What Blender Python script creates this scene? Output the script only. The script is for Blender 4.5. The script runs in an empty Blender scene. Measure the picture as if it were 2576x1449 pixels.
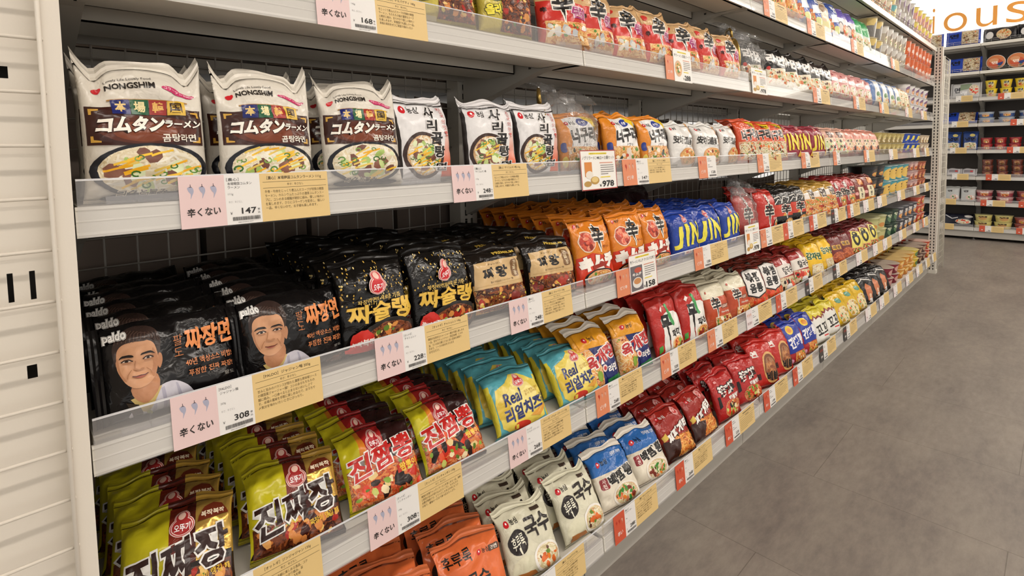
import bpy, bmesh, math, random
from bisect import bisect_right
from mathutils import Vector, Matrix, noise
from mathutils.geometry import tessellate_polygon

S = bpy.context.scene
COL = S.collection
R = random.Random(7)

# ------------------------------------------------------------------ camera
def make_camera():
    cam = bpy.data.cameras.new('camera')
    o = bpy.data.objects.new('camera', cam); COL.objects.link(o)
    yaw, pitch, roll = 0.7660, 0.0656, 0.0170
    f = Vector((math.sin(yaw)*math.cos(pitch), math.cos(yaw)*math.cos(pitch), -math.sin(pitch)))
    r0 = Vector((math.cos(yaw), -math.sin(yaw), 0)); d0 = f.cross(r0)
    c, s = math.cos(roll), math.sin(roll)
    r = c*r0 + s*d0; d = -s*r0 + c*d0
    m = Matrix((r, -d, -f)).transposed().to_4x4()
    m.translation = Vector((-0.0577, -0.7578, 1.0524))
    o.matrix_world = m
    cam.sensor_width = 36; cam.sensor_fit = 'HORIZONTAL'
    cam.lens = 1344.97/2576*36
    cam.shift_y = -(724.5-470.28)/2576
    cam.clip_start = .02
    S.camera = o
make_camera()

# ------------------------------------------------------------------ world, exposure
W = bpy.data.worlds.new('shop_air'); S.world = W; W.use_nodes = True
bg = W.node_tree.nodes['Background']
bg.inputs[0].default_value = (1.0, .95, .885, 1); bg.inputs[1].default_value = .55
S.view_settings.view_transform = 'Standard'
S.view_settings.look = 'None'
S.view_settings.exposure = 0.70
S.view_settings.gamma = 1
S.view_settings.use_curve_mapping = False
try:
    S.cycles.use_denoising = True
    S.cycles.max_bounces = 8; S.cycles.diffuse_bounces = 3; S.cycles.glossy_bounces = 3
    S.cycles.transparent_max_bounces = 12; S.cycles.transmission_bounces = 3
    S.cycles.caustics_reflective = False; S.cycles.caustics_refractive = False
    S.cycles.sample_clamp_indirect = 6
except Exception:
    pass
LAMP = 24.0          # emission of the ceiling tubes
SIGN = 1.35          # emission of the lit sign wall

# ------------------------------------------------------------------ materials
def lin(h):
    h = h.lstrip('#')
    v = [int(h[i:i+2], 16)/255 for i in (0, 2, 4)]
    return tuple((c/12.92 if c <= .04045 else ((c+.055)/1.055)**2.4) for c in v) + (1,)
MATS = {}
def newmat(key):
    m = bpy.data.materials.new(key); m.use_nodes = True
    nt = m.node_tree; return m, nt, nt.nodes['Principled BSDF']
def film(c, rough=.21, bump=.6, metal=0.0, scale=48):
    k = ('film', c, rough, bump, metal, scale)
    if k in MATS: return MATS[k]
    m, nt, b = newmat('film_'+c.strip('#')); MATS[k] = m
    b.inputs['Base Color'].default_value = lin(c); b.inputs['Roughness'].default_value = rough
    b.inputs['Metallic'].default_value = metal; b.inputs['Specular IOR Level'].default_value = .4
    if bump:
        tc = nt.nodes.new('ShaderNodeTexCoord'); n = nt.nodes.new('ShaderNodeTexNoise'); bp = nt.nodes.new('ShaderNodeBump')
        n.inputs['Scale'].default_value = scale; n.inputs['Detail'].default_value = 2
        n.inputs['Distortion'].default_value = 1.2
        bp.inputs['Strength'].default_value = bump; bp.inputs['Distance'].default_value = .004
        nt.links.new(tc.outputs['Object'], n.inputs['Vector']); nt.links.new(n.outputs['Fac'], bp.inputs['Height'])
        nt.links.new(bp.outputs['Normal'], b.inputs['Normal'])
    return m
def plain(c, rough=.5, metal=0.0, spec=.5):
    k = ('plain', c, rough, metal, spec)
    if k in MATS: return MATS[k]
    m, nt, b = newmat('plain_'+c.strip('#')); MATS[k] = m
    b.inputs['Base Color'].default_value = lin(c); b.inputs['Roughness'].default_value = rough
    b.inputs['Metallic'].default_value = metal; b.inputs['Specular IOR Level'].default_value = spec
    return m
def paint(c, rough=.45):
    """powder coated metal with a faint orange-peel"""
    k = ('paint', c, rough)
    if k in MATS: return MATS[k]
    m, nt, b = newmat('paint_'+c.strip('#')); MATS[k] = m
    b.inputs['Base Color'].default_value = lin(c); b.inputs['Roughness'].default_value = rough
    tc = nt.nodes.new('ShaderNodeTexCoord'); n = nt.nodes.new('ShaderNodeTexNoise'); bp = nt.nodes.new('ShaderNodeBump')
    n.inputs['Scale'].default_value = 400
    bp.inputs['Strength'].default_value = .06; bp.inputs['Distance'].default_value = .001
    nt.links.new(tc.outputs['Object'], n.inputs['Vector']); nt.links.new(n.outputs['Fac'], bp.inputs['Height'])
    nt.links.new(bp.outputs['Normal'], b.inputs['Normal'])
    return m
def gradfilm(c1, c2, axis='Z', a=0.0, b_=.12, rough=.3):
    """printed colour blend along one axis of the packet"""
    k = ('grad', c1, c2, axis, a, b_, rough)
    if k in MATS: return MATS[k]
    m, nt, b = newmat('blend_'+c1.strip('#')+c2.strip('#')); MATS[k] = m
    tc = nt.nodes.new('ShaderNodeTexCoord'); sp = nt.nodes.new('ShaderNodeSeparateXYZ'); mr = nt.nodes.new('ShaderNodeMapRange')
    rp = nt.nodes.new('ShaderNodeValToRGB')
    nt.links.new(tc.outputs['Object'], sp.inputs[0]); nt.links.new(sp.outputs[axis], mr.inputs['Value'])
    mr.inputs['From Min'].default_value = a; mr.inputs['From Max'].default_value = b_
    rp.color_ramp.elements[0].color = lin(c1); rp.color_ramp.elements[1].color = lin(c2)
    nt.links.new(mr.outputs[0], rp.inputs[0]); nt.links.new(rp.outputs[0], b.inputs['Base Color'])
    b.inputs['Roughness'].default_value = rough
    return m
def mottle(cols, scale=90, rough=.3):
    """printed food texture: a few colours mixed in small soft patches"""
    k = ('mot', tuple(cols), scale)
    if k in MATS: return MATS[k]
    m, nt, b = newmat('food_print'); MATS[k] = m
    tc = nt.nodes.new('ShaderNodeTexCoord'); n = nt.nodes.new('ShaderNodeTexNoise'); rp = nt.nodes.new('ShaderNodeValToRGB')
    n.inputs['Scale'].default_value = scale; n.inputs['Detail'].default_value = 3; n.inputs['Distortion'].default_value = 2.0
    nt.links.new(tc.outputs['Object'], n.inputs['Vector']); nt.links.new(n.outputs['Fac'], rp.inputs[0])
    e = rp.color_ramp.elements
    while len(e) < len(cols): e.new(.5)
    for i, c in enumerate(cols):
        e[i].position = .3 + .4*i/max(1, len(cols)-1); e[i].color = lin(c)
    nt.links.new(rp.outputs[0], b.inputs['Base Color']); b.inputs['Roughness'].default_value = rough
    return m
def acrylic(tint=.97, gloss=.03, key='acrylic', haze=.22, hc=(.74, .73, .74, 1)):
    if key in MATS: return MATS[key]
    m = bpy.data.materials.new(key); m.use_nodes = True; nt = m.node_tree; nt.nodes.clear()
    out = nt.nodes.new('ShaderNodeOutputMaterial'); mx = nt.nodes.new('ShaderNodeMixShader'); mh = nt.nodes.new('ShaderNodeMixShader')
    tr = nt.nodes.new('ShaderNodeBsdfTransparent'); gl = nt.nodes.new('ShaderNodeBsdfGlossy'); df = nt.nodes.new('ShaderNodeBsdfDiffuse')
    lw = nt.nodes.new('ShaderNodeLayerWeight'); lw.inputs[0].default_value = .5
    pw = nt.nodes.new('ShaderNodeMath'); pw.operation = 'POWER'; pw.inputs[1].default_value = 5; nt.links.new(lw.outputs['Facing'], pw.inputs[0])
    fr = nt.nodes.new('ShaderNodeMath'); fr.operation = 'MULTIPLY_ADD'; fr.inputs[1].default_value = .85; fr.inputs[2].default_value = .05; nt.links.new(pw.outputs[0], fr.inputs[0])
    tr.inputs[0].default_value = (tint, tint, tint*1.005, 1); gl.inputs['Roughness'].default_value = gloss
    df.inputs[0].default_value = hc
    mh.inputs[0].default_value = haze
    nt.links.new(tr.outputs[0], mh.inputs[1]); nt.links.new(df.outputs[0], mh.inputs[2])
    nt.links.new(fr.outputs[0], mx.inputs[0]); nt.links.new(mh.outputs[0], mx.inputs[1]); nt.links.new(gl.outputs[0], mx.inputs[2])
    nt.links.new(mx.outputs[0], out.inputs[0]); MATS[key] = m
    return m
def bagfilm():
    """thin clear plastic bag: mostly see-through, crumpled glints"""
    k = 'bagfilm'
    if k in MATS: return MATS[k]
    m = acrylic(.96, .12, 'bagfilm', .09, (.85, .84, .82, 1)); nt = m.node_tree
    tc = nt.nodes.new('ShaderNodeTexCoord'); n = nt.nodes.new('ShaderNodeTexNoise'); bp = nt.nodes.new('ShaderNodeBump')
    n.inputs['Scale'].default_value = 28; n.inputs['Detail'].default_value = 3; n.inputs['Distortion'].default_value = 3
    bp.inputs['Strength'].default_value = .9; bp.inputs['Distance'].default_value = .02
    nt.links.new(tc.outputs['Object'], n.inputs['Vector']); nt.links.new(n.outputs['Fac'], bp.inputs['Height'])
    for x in nt.nodes:
        if x.type in ('BSDF_GLOSSY', 'LAYER_WEIGHT'): nt.links.new(bp.outputs['Normal'], x.inputs['Normal'])
    return m
def glow(c, s):
    k = ('glow', c, s)
    if k in MATS: return MATS[k]
    m, nt, b = newmat('lit_'+c.strip('#')); MATS[k] = m
    b.inputs['Base Color'].default_value = (0.8, .8, .8, 1)
    b.inputs['Emission Color'].default_value = lin(c); b.inputs['Emission Strength'].default_value = s
    return m
def floor_mat():
    m, nt, b = newmat('grey_vinyl_tile')
    L = nt.links.new; N = nt.nodes.new
    tc = N('ShaderNodeTexCoord'); mp = N('ShaderNodeMapping'); L(tc.outputs['Object'], mp.inputs[0])
    mp.inputs['Scale'].default_value = (1.0, 2.6, 1)
    n1 = N('ShaderNodeTexNoise'); n1.inputs['Scale'].default_value = 2.2; n1.inputs['Detail'].default_value = 7; n1.inputs['Roughness'].default_value = .62
    n2 = N('ShaderNodeTexNoise'); n2.inputs['Scale'].default_value = 16; n2.inputs['Detail'].default_value = 6; n2.inputs['Roughness'].default_value = .7
    L(mp.outputs[0], n1.inputs['Vector']); L(mp.outputs[0], n2.inputs['Vector'])
    mx = N('ShaderNodeMix'); mx.inputs[0].default_value = .45; L(n1.outputs['Fac'], mx.inputs[2]); L(n2.outputs['Fac'], mx.inputs[3])
    rp = N('ShaderNodeValToRGB'); e = rp.color_ramp.elements
    e[0].position = .34; e[0].color = lin('#6e6661'); e[1].position = .68; e[1].color = lin('#958c82')
    L(mx.outputs[0], rp.inputs[0])
    br = N('ShaderNodeTexBrick'); br.offset = 0; br.inputs['Scale'].default_value = 1
    br.inputs['Brick Width'].default_value = .914; br.inputs['Row Height'].default_value = .457; br.inputs['Mortar Size'].default_value = .0011
    br.inputs['Mortar Smooth'].default_value = 0
    br.offset = .5
    br.inputs['Color1'].default_value = (1, 1, 1, 1); br.inputs['Color2'].default_value = (.94, .94, .94, 1); br.inputs['Mortar'].default_value = (.62, .6, .58, 1)
    m2 = N('ShaderNodeMapping'); L(tc.outputs['Object'], m2.inputs[0]); m2.inputs['Rotation'].default_value = (0, 0, math.pi/2)
    m2.inputs['Location'].default_value = (-.23, -1.309+.457*4, 0)
    L(m2.outputs[0], br.inputs['Vector'])
    mm = N('ShaderNodeMix'); mm.data_type = 'RGBA'; mm.blend_type = 'MULTIPLY'; mm.inputs[0].default_value = 1
    L(rp.outputs[0], mm.inputs[6]); L(br.outputs['Color'], mm.inputs[7]); L(mm.outputs[2], b.inputs['Base Color'])
    b.inputs['Roughness'].default_value = .42; b.inputs['Specular IOR Level'].default_value = .35
    bp = N('ShaderNodeBump'); bp.inputs['Strength'].default_value = .08; bp.inputs['Distance'].default_value = .002
    L(n2.outputs['Fac'], bp.inputs['Height']); L(bp.outputs['Normal'], b.inputs['Normal'])
    return m

# ------------------------------------------------------------------ mesh helpers
class MB:
    """collects boxes, tubes and lathed shapes, then becomes ONE mesh"""
    def __init__(s): s.bm = bmesh.new(); s.mats = []
    def mi(s, m):
        if m not in s.mats: s.mats.append(m)
        return s.mats.index(m)
    def face(s, pts, m, smooth=False):
        try:
            f = s.bm.faces.new([s.bm.verts.new(p) for p in pts]); f.material_index = s.mi(m); f.smooth = smooth
        except ValueError: pass
    def box(s, x0, y0, z0, x1, y1, z1, m):
        v = [s.bm.verts.new((x, y, z)) for x in (x0, x1) for y in (y0, y1) for z in (z0, z1)]
        k = s.mi(m)
        for q in ((0, 1, 3, 2), (4, 6, 7, 5), (0, 4, 5, 1), (2, 3, 7, 6), (0, 2, 6, 4), (1, 5, 7, 3)):
            s.bm.faces.new([v[i] for i in q]).material_index = k
    def prism(s, poly, axis, a, b, m):
        """polygon of (p,q) pairs pulled along an axis from a to b"""
        def P(p, q, t): return {'x': (t, p, q), 'y': (p, t, q), 'z': (p, q, t)}[axis]
        A = [s.bm.verts.new(P(p, q, a)) for p, q in poly]; B = [s.bm.verts.new(P(p, q, b)) for p, q in poly]
        k = s.mi(m); n = len(poly)
        for i in range(n):
            s.bm.faces.new((A[i], A[(i+1) % n], B[(i+1) % n], B[i])).material_index = k
        for tri in (tessellate_polygon([[Vector((p, q, 0)) for p, q in poly]])):
            for V in (A, B):
                try: s.bm.faces.new([V[i] for i in tri]).material_index = k
                except ValueError: pass
    def tube(s, pts, r, m, n=6):
        pts = [Vector(p) for p in pts]; k = s.mi(m); rings = []
        for i, p in enumerate(pts):
            d = (pts[min(i+1, len(pts)-1)] - pts[max(i-1, 0)]).normalized()
            u = d.cross(Vector((0, 0, 1)) if abs(d.z) < .9 else Vector((1, 0, 0))).normalized(); v = d.cross(u)
            rings.append([s.bm.verts.new(p + r*(math.cos(2*math.pi*j/n)*u + math.sin(2*math.pi*j/n)*v)) for j in range(n)])
        for a, b in zip(rings, rings[1:]):
            for j in range(n):
                f = s.bm.faces.new((a[j], a[(j+1) % n], b[(j+1) % n], b[j])); f.material_index = k; f.smooth = True
        for q in (rings[0], rings[-1]):
            s.bm.faces.new(q).material_index = k
    def lathe(s, prof, mats, n=24, cx=0, cy=0):
        """profile of (r,z); mats: one per segment"""
        rings = []
        for r, z in prof:
            rings.append([s.bm.verts.new((cx+r*math.sin(2*math.pi*j/n), cy-r*math.cos(2*math.pi*j/n), z)) for j in range(n)] if r > 1e-6 else [s.bm.verts.new((cx, cy, z))])
        for i, (a, b) in enumerate(zip(rings, rings[1:])):
            k = s.mi(mats[i] if isinstance(mats, list) else mats)
            for j in range(n):
                q = [a[j % len(a)], a[(j+1) % len(a)], b[(j+1) % len(b)], b[j % len(b)]]
                q = [v for t, v in enumerate(q) if v not in q[:t]]
                if len(q) > 2:
                    f = s.bm.faces.new(q); f.material_index = k; f.smooth = True
    def mesh(s, name):
        bmesh.ops.recalc_face_normals(s.bm, faces=s.bm.faces)
        me = bpy.data.meshes.new(name); s.bm.to_mesh(me); s.bm.free()
        for m in s.mats: me.materials.append(m)
        return me
    def obj(s, name, parent=None, loc=None):
        return link(name, s.mesh(name), parent, loc)
def link(name, me, parent=None, loc=None):
    o = bpy.data.objects.new(name, me); COL.objects.link(o)
    if parent: o.parent = parent
    if loc: o.location = loc
    return o
def tag(o, label, cat, group=None):
    o['label'] = label; o['category'] = cat
    if group: o['group'] = group
    return o
def empty(name, loc, label, cat, group=None, rz=0):
    o = bpy.data.objects.new(name, None); COL.objects.link(o); o.location = loc; o.rotation_euler = (0, 0, rz)
    o.empty_display_size = .02
    return tag(o, label, cat, group)
def struct(o): o['kind'] = 'structure'; return o
def copy_tree(o, parent=None):
    c = o.copy(); COL.objects.link(c)
    if parent: c.parent = parent
    for ch in list(KIDS.get(o.name, [])): copy_tree(ch, c)
    return c
KIDS = {}
ORD = ['first', 'second', 'third', 'fourth', 'fifth', 'sixth', 'seventh', 'eighth', 'ninth', 'tenth', 'eleventh', 'twelfth', 'thirteenth', 'fourteenth', 'fifteenth', 'sixteenth']

# ------------------------------------------------------------------ printed artwork
TXT = {}
def textmesh(s, bold, shear, res=2):
    k = (s, bold, shear, res)
    if k in TXT: return TXT[k]
    c = bpy.data.curves.new('t', 'FONT'); c.body = s; c.size = 1; c.offset = bold; c.shear = shear; c.resolution_u = res
    o = bpy.data.objects.new('t', c)
    me = o.to_mesh()
    V = [(v.co.x, v.co.y) for v in me.vertices]; F = [tuple(p.vertices) for p in me.polygons]
    o.to_mesh_clear(); bpy.data.objects.remove(o); bpy.data.curves.remove(c)
    TXT[k] = (V, F); return TXT[k]
class Art:
    """flat print in face units: s across 0..1, t up 0..1; every call lies one ink layer higher"""
    def __init__(a, w, h, seed=1): a.w, a.h, a.fs, a.mats, a.L, a.rnd = w, h, [], [], 1.0, random.Random(seed)
    def mi(a, m):
        if isinstance(m, str): m = film(m, .24, .22) if a.gl else plain(m, .55)
        if m not in a.mats: a.mats.append(m)
        return a.mats.index(m)
    def add(a, pts, k): a.fs.append((pts, a.L, k))
    gl = True
    def poly(a, pts, m, dl=1.0):
        """pts in metres"""
        a.L += dl; k = a.mi(m)
        if len(pts) == 3: a.add(list(pts), k)
        else:
            for t in tessellate_polygon([[Vector((x, z, 0)) for x, z in pts]]): a.add([pts[i] for i in t], k)
        return a
    def PS(a, c, pts):
        """closed outline smoothed through its points"""
        n = len(pts); out = []
        for i in range(n):
            p0, p1, p2, p3 = (pts[(i+q) % n] for q in (-1, 0, 1, 2))
            for u in (0, .33, .67):
                out.append(tuple(.5*(2*p1[e]+(p2[e]-p0[e])*u+(2*p0[e]-5*p1[e]+4*p2[e]-p3[e])*u*u+(3*p1[e]-p0[e]-3*p2[e]+p3[e])*u**3) for e in (0, 1)))
        return a.P(c, out)
    def P(a, c, pts): return a.poly([(s*a.w, t*a.h) for s, t in pts], c)
    def R(a, c, s0, t0, s1, t1): return a.P(c, [(s0, t0), (s1, t0), (s1, t1), (s0, t1)])
    def RR(a, c, s0, t0, s1, t1, r=.2):
        """rounded rectangle"""
        x0, x1, z0, z1 = s0*a.w, s1*a.w, t0*a.h, t1*a.h; r = r*min(x1-x0, z1-z0); p = []
        for cx, cz, q in ((x1-r, z1-r, 0), (x0+r, z1-r, 1), (x0+r, z0+r, 2), (x1-r, z0+r, 3)):
            for i in range(4):
                an = (q+i/3)*math.pi/2; p.append((cx+r*math.cos(an), cz+r*math.sin(an)))
        return a.poly(p, c)
    def E(a, c, s, t, rs, rt, n=24, rot=0, a0=0, a1=360):
        p = []
        co, si = math.cos(math.radians(rot)), math.sin(math.radians(rot))
        for i in range(n + (a1-a0 < 360)):
            an = math.radians(a0+(a1-a0)*i/n); x, z = rs*a.w*math.cos(an), rt*a.h*math.sin(an)
            p.append((s*a.w+x*co-z*si, t*a.h+x*si+z*co))
        return a.poly(p, c)
    def line(a, c, pts, wd, dl=1.0, taper=False):
        """stroke through face-unit points, width in metres"""
        P = [Vector((s*a.w, t*a.h)) for s, t in pts]; Lf, Rt = [], []
        for i, p in enumerate(P):
            d = (P[min(i+1, len(P)-1)]-P[max(0, i-1)])
            d = d.normalized() if d.length > 0 else Vector((1, 0)); nn = Vector((-d.y, d.x))
            k = wd/2*((1-.75*i/(len(P)-1)) if taper else 1)
            Lf.append(p+nn*k); Rt.append(p-nn*k)
        a.L += dl; k = a.mi(c)
        for i in range(len(P)-1):
            q = [(p.x, p.y) for p in (Lf[i], Lf[i+1], Rt[i+1], Rt[i])]
            a.add([q[0], q[1], q[2]], k); a.add([q[0], q[2], q[3]], k)
        return a
    def T(a, s, s0, t0, s1, t1, c, o=None, ow=.05, b=.012, rot=0, sh=0, o2=None, ow2=.1, br=None):
        """lettering fitted in a box; o: outline colour"""
        V, F = textmesh(s, b, sh)
        if not F: return a
        x0, x1 = min(v[0] for v in V), max(v[0] for v in V); y0, y1 = min(v[1] for v in V), max(v[1] for v in V)
        kx, ky = (s1-s0)*a.w/max(1e-6, x1-x0), (t1-t0)*a.h/max(1e-6, y1-y0)
        if br is None: br = .034 if (t1-t0)*a.h > .016 and ord(s[0]) > 255 and a.gl else 0
        if br:          # hand-brushed: outlines wander a little, the same way for letter and outline
            nv = lambda x, y, q: noise.noise(Vector((x*2.3+q*7+len(s), y*2.3, q*3.7)))
            def wob(V): return [(x+br*1.3*nv(x, y, 1)+br*.6*nv(x*3, y*3, 3), y+br*1.3*nv(x, y, 2)+br*.6*nv(x*3, y*3, 4)) for x, y in V]
        else: wob = lambda V: V
        cx, cz = (s0+s1)/2*a.w, (t0+t1)/2*a.h; co, si = math.cos(math.radians(rot)), math.sin(math.radians(rot))
        def put(V, F, c):
            a.L += 1; k = a.mi(c); vs = []
            for x, y in wob(V):
                X, Z = (x-(x0+x1)/2)*kx, (y-(y0+y1)/2)*ky
                vs.append((cx+X*co-Z*si, cz+X*si+Z*co))
            for f in F: a.add([vs[i] for i in f], k)
        if o2: put(*textmesh(s, b+ow2, sh), o2)
        if o: put(*textmesh(s, b+ow, sh), o)
        put(V, F, c); return a
    def TV(a, st, s, t, size, c, step=1.05, dx=0, **kw):
        """letters one below another; size = letter height as part of h"""
        for i, ch in enumerate(st):
            hw = size*a.h/a.w/2*.95
            a.T(ch, s-hw+dx*i, t-size-i*size*step, s+hw+dx*i, t-i*size*step, c, **kw)
        return a
    def food(a, s0, t0, s1, t1, items, base=None, rectangular=False, th=.0025, scale=110):
        """a heap of printed food inside an ellipse (or block): base patch, then noodles, slices, rings"""
        cs, ct, rs, rt = (s0+s1)/2, (t0+t1)/2, (s1-s0)/2, (t1-t0)/2
        if base:
            if rectangular: a.R(mottle(base, scale), s0, t0, s1, t1)
            else: a.E(mottle(base, scale), cs, ct, rs, rt, 28)
        rd = a.rnd; n_p = 5 if rectangular else 2
        def inside(s, t): return abs((s-cs)/rs)**n_p + abs((t-ct)/rt)**n_p < .97
        a.L += 1
        for kind, c, n, size in items:
            cols = c if isinstance(c, (list, tuple)) else [c]
            for _ in range(int(n*(1.7 if kind == 'n' else 1.25))):
                col = rd.choice(cols)
                s, t = cs+rs*rd.uniform(-1, 1), ct+rt*rd.uniform(-1, 1)
                if not inside(s, t): continue
                x, z = s*a.w, t*a.h; an = rd.uniform(0, 6.28)
                if kind == 'n':
                    pts = []; k = rd.uniform(-1, 1)*70; px, pz, q = x, z, an
                    for i in range(7):
                        if not inside(px/a.w, pz/a.h): break
                        pts.append((px/a.w, pz/a.h)); px += size*.25*math.cos(q); pz += size*.18*math.sin(q); q += k*size*.25
                    if len(pts) > 2: a.line(col, pts, th*rd.uniform(.7, 1.1), dl=.03)
                elif kind == 's':
                    an = rd.uniform(.25, .7); L = size*rd.uniform(.7, 1.2)
                    p2 = ((x+L*math.cos(an))/a.w, (z+L*math.sin(an)*.7)/a.h)
                    if inside(*p2): a.line(col, [(s, t), ((s+p2[0])/2, (t+p2[1])/2+.004), p2], th, dl=.03)
                elif kind == 'r':
                    r = size*rd.uniform(.6, 1.1); m = 9; pts = [((x+r*math.cos(an+5.6*i/m))/a.w, (z+.7*r*math.sin(an+5.6*i/m))/a.h) for i in range(m)]
                    if all(inside(*p) for p in pts): a.line(col, pts, r*.45, dl=.03)
                else:
                    r = size*rd.uniform(.55, 1.15); m = 7; el = rd.uniform(.45, 1)
                    pts = []
                    for i in range(m):
                        q = 6.283*i/m; rr = r*rd.uniform(.75, 1.15); X, Z = rr*math.cos(q), rr*el*math.sin(q)
                        pts.append((x+X*math.cos(an)-Z*math.sin(an), z+X*math.sin(an)+Z*math.cos(an)))
                    if all(inside(p[0]/a.w, p[1]/a.h) for p in pts): a.poly(pts, col, dl=.03)
        return a
    def bowl(a, s, t, rs, rt, rim, base, items, inner=.86):
        a.E(rim, s, t, rs, rt, 32)
        return a.food(s-rs*inner, t-rt*inner, s+rs*inner, t+rt*inner, items, base)
    def place(a, bm, mats, F, N, gs, gt, step=.00007, lift=.0004):
        """cut the print along the carrier's triangles (points F, normals N over gs x gt) and lay it on them"""
        xs = [g*a.w for g in gs[1:-1]]; zs = [g*a.h for g in gt[1:-1]]; nx, nz = len(gs)-1, len(gt)-1
        mp = []
        for m in a.mats:
            if m not in mats: mats.append(m)
            mp.append(mats.index(m))
        def split(ps, e, cuts):
            lo, hi = min(p[e] for p in ps), max(p[e] for p in ps); out = []
            for c in cuts:
                if c <= lo+1e-7: continue
                if c >= hi-1e-7: break
                A, B = [], []
                for i, p in enumerate(ps):
                    q = ps[(i+1) % len(ps)]
                    if p[e] <= c: A.append(p)
                    if p[e] >= c: B.append(p)
                    if (p[e]-c)*(q[e]-c) < 0:
                        u = (c-p[e])/(q[e]-p[e]); m = (p[0]+(q[0]-p[0])*u, p[1]+(q[1]-p[1])*u); A.append(m); B.append(m)
                if len(A) > 2: out.append(A)
                ps = B
                if len(ps) < 3: break
            if len(ps) > 2: out.append(ps)
            return out
        NL = a.normals = {}
        for pts, L, k in a.fs:
            off = lift+step*L
            for px in split(pts, 0, xs):
                for pz in split(px, 1, zs):
                    cs = sum(p[0] for p in pz)/len(pz)/a.w; ct = sum(p[1] for p in pz)/len(pz)/a.h
                    i = min(max(bisect_right(gs, cs)-1, 0), nx-1); j = min(max(bisect_right(gt, ct)-1, 0), nz-1)
                    s0, ds, t0, dt = gs[i], gs[i+1]-gs[i], gt[j], gt[j+1]-gt[j]
                    uv = [(min(max((x/a.w-s0)/ds, 0), 1), min(max((z/a.h-t0)/dt, 0), 1)) for x, z in pz]
                    lo, up = [], []          # below / above the cell's diagonal
                    for q, p in enumerate(uv):
                        r = uv[(q+1) % len(uv)]; d0, d1 = p[1]-p[0], r[1]-r[0]
                        if d0 <= 1e-9: lo.append(p)
                        if d0 >= -1e-9: up.append(p)
                        if d0*d1 < 0 and abs(d0) > 1e-9 and abs(d1) > 1e-9:
                            w = d0/(d0-d1); m = p[0]+(r[0]-p[0])*w; lo.append((m, m)); up.append((m, m))
                    for part, low in ((lo, True), (up, False)):
                        if len(part) < 3: continue
                        vs = []
                        for u, v in part:
                            if low: c = ((i, j, 1-u), (i+1, j, u-v), (i+1, j+1, v))
                            else: c = ((i, j, 1-v), (i, j+1, v-u), (i+1, j+1, u))
                            P = Vector(); n = Vector()
                            for ii, jj, w in c: P += F[ii][jj]*w; n += N[ii][jj]*w
                            bv = bm.verts.new(P+n*off); NL[bv] = n.normalized(); vs.append(bv)
                        g = bm.faces.new(vs); g.normal_update()
                        if g.normal.dot(n) < 0: g.normal_flip()
                        g.material_index = mp[k]; g.smooth = True
        a.fs = []
def custom_normals(bm, me, NL):
    """print takes the normals of what it is printed on"""
    bm.verts.index_update(); ns = [None]*len(bm.verts)
    for v in bm.verts: ns[v.index] = tuple(NL.get(v, v.normal))
    me.normals_split_custom_set_from_vertices(ns)

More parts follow.
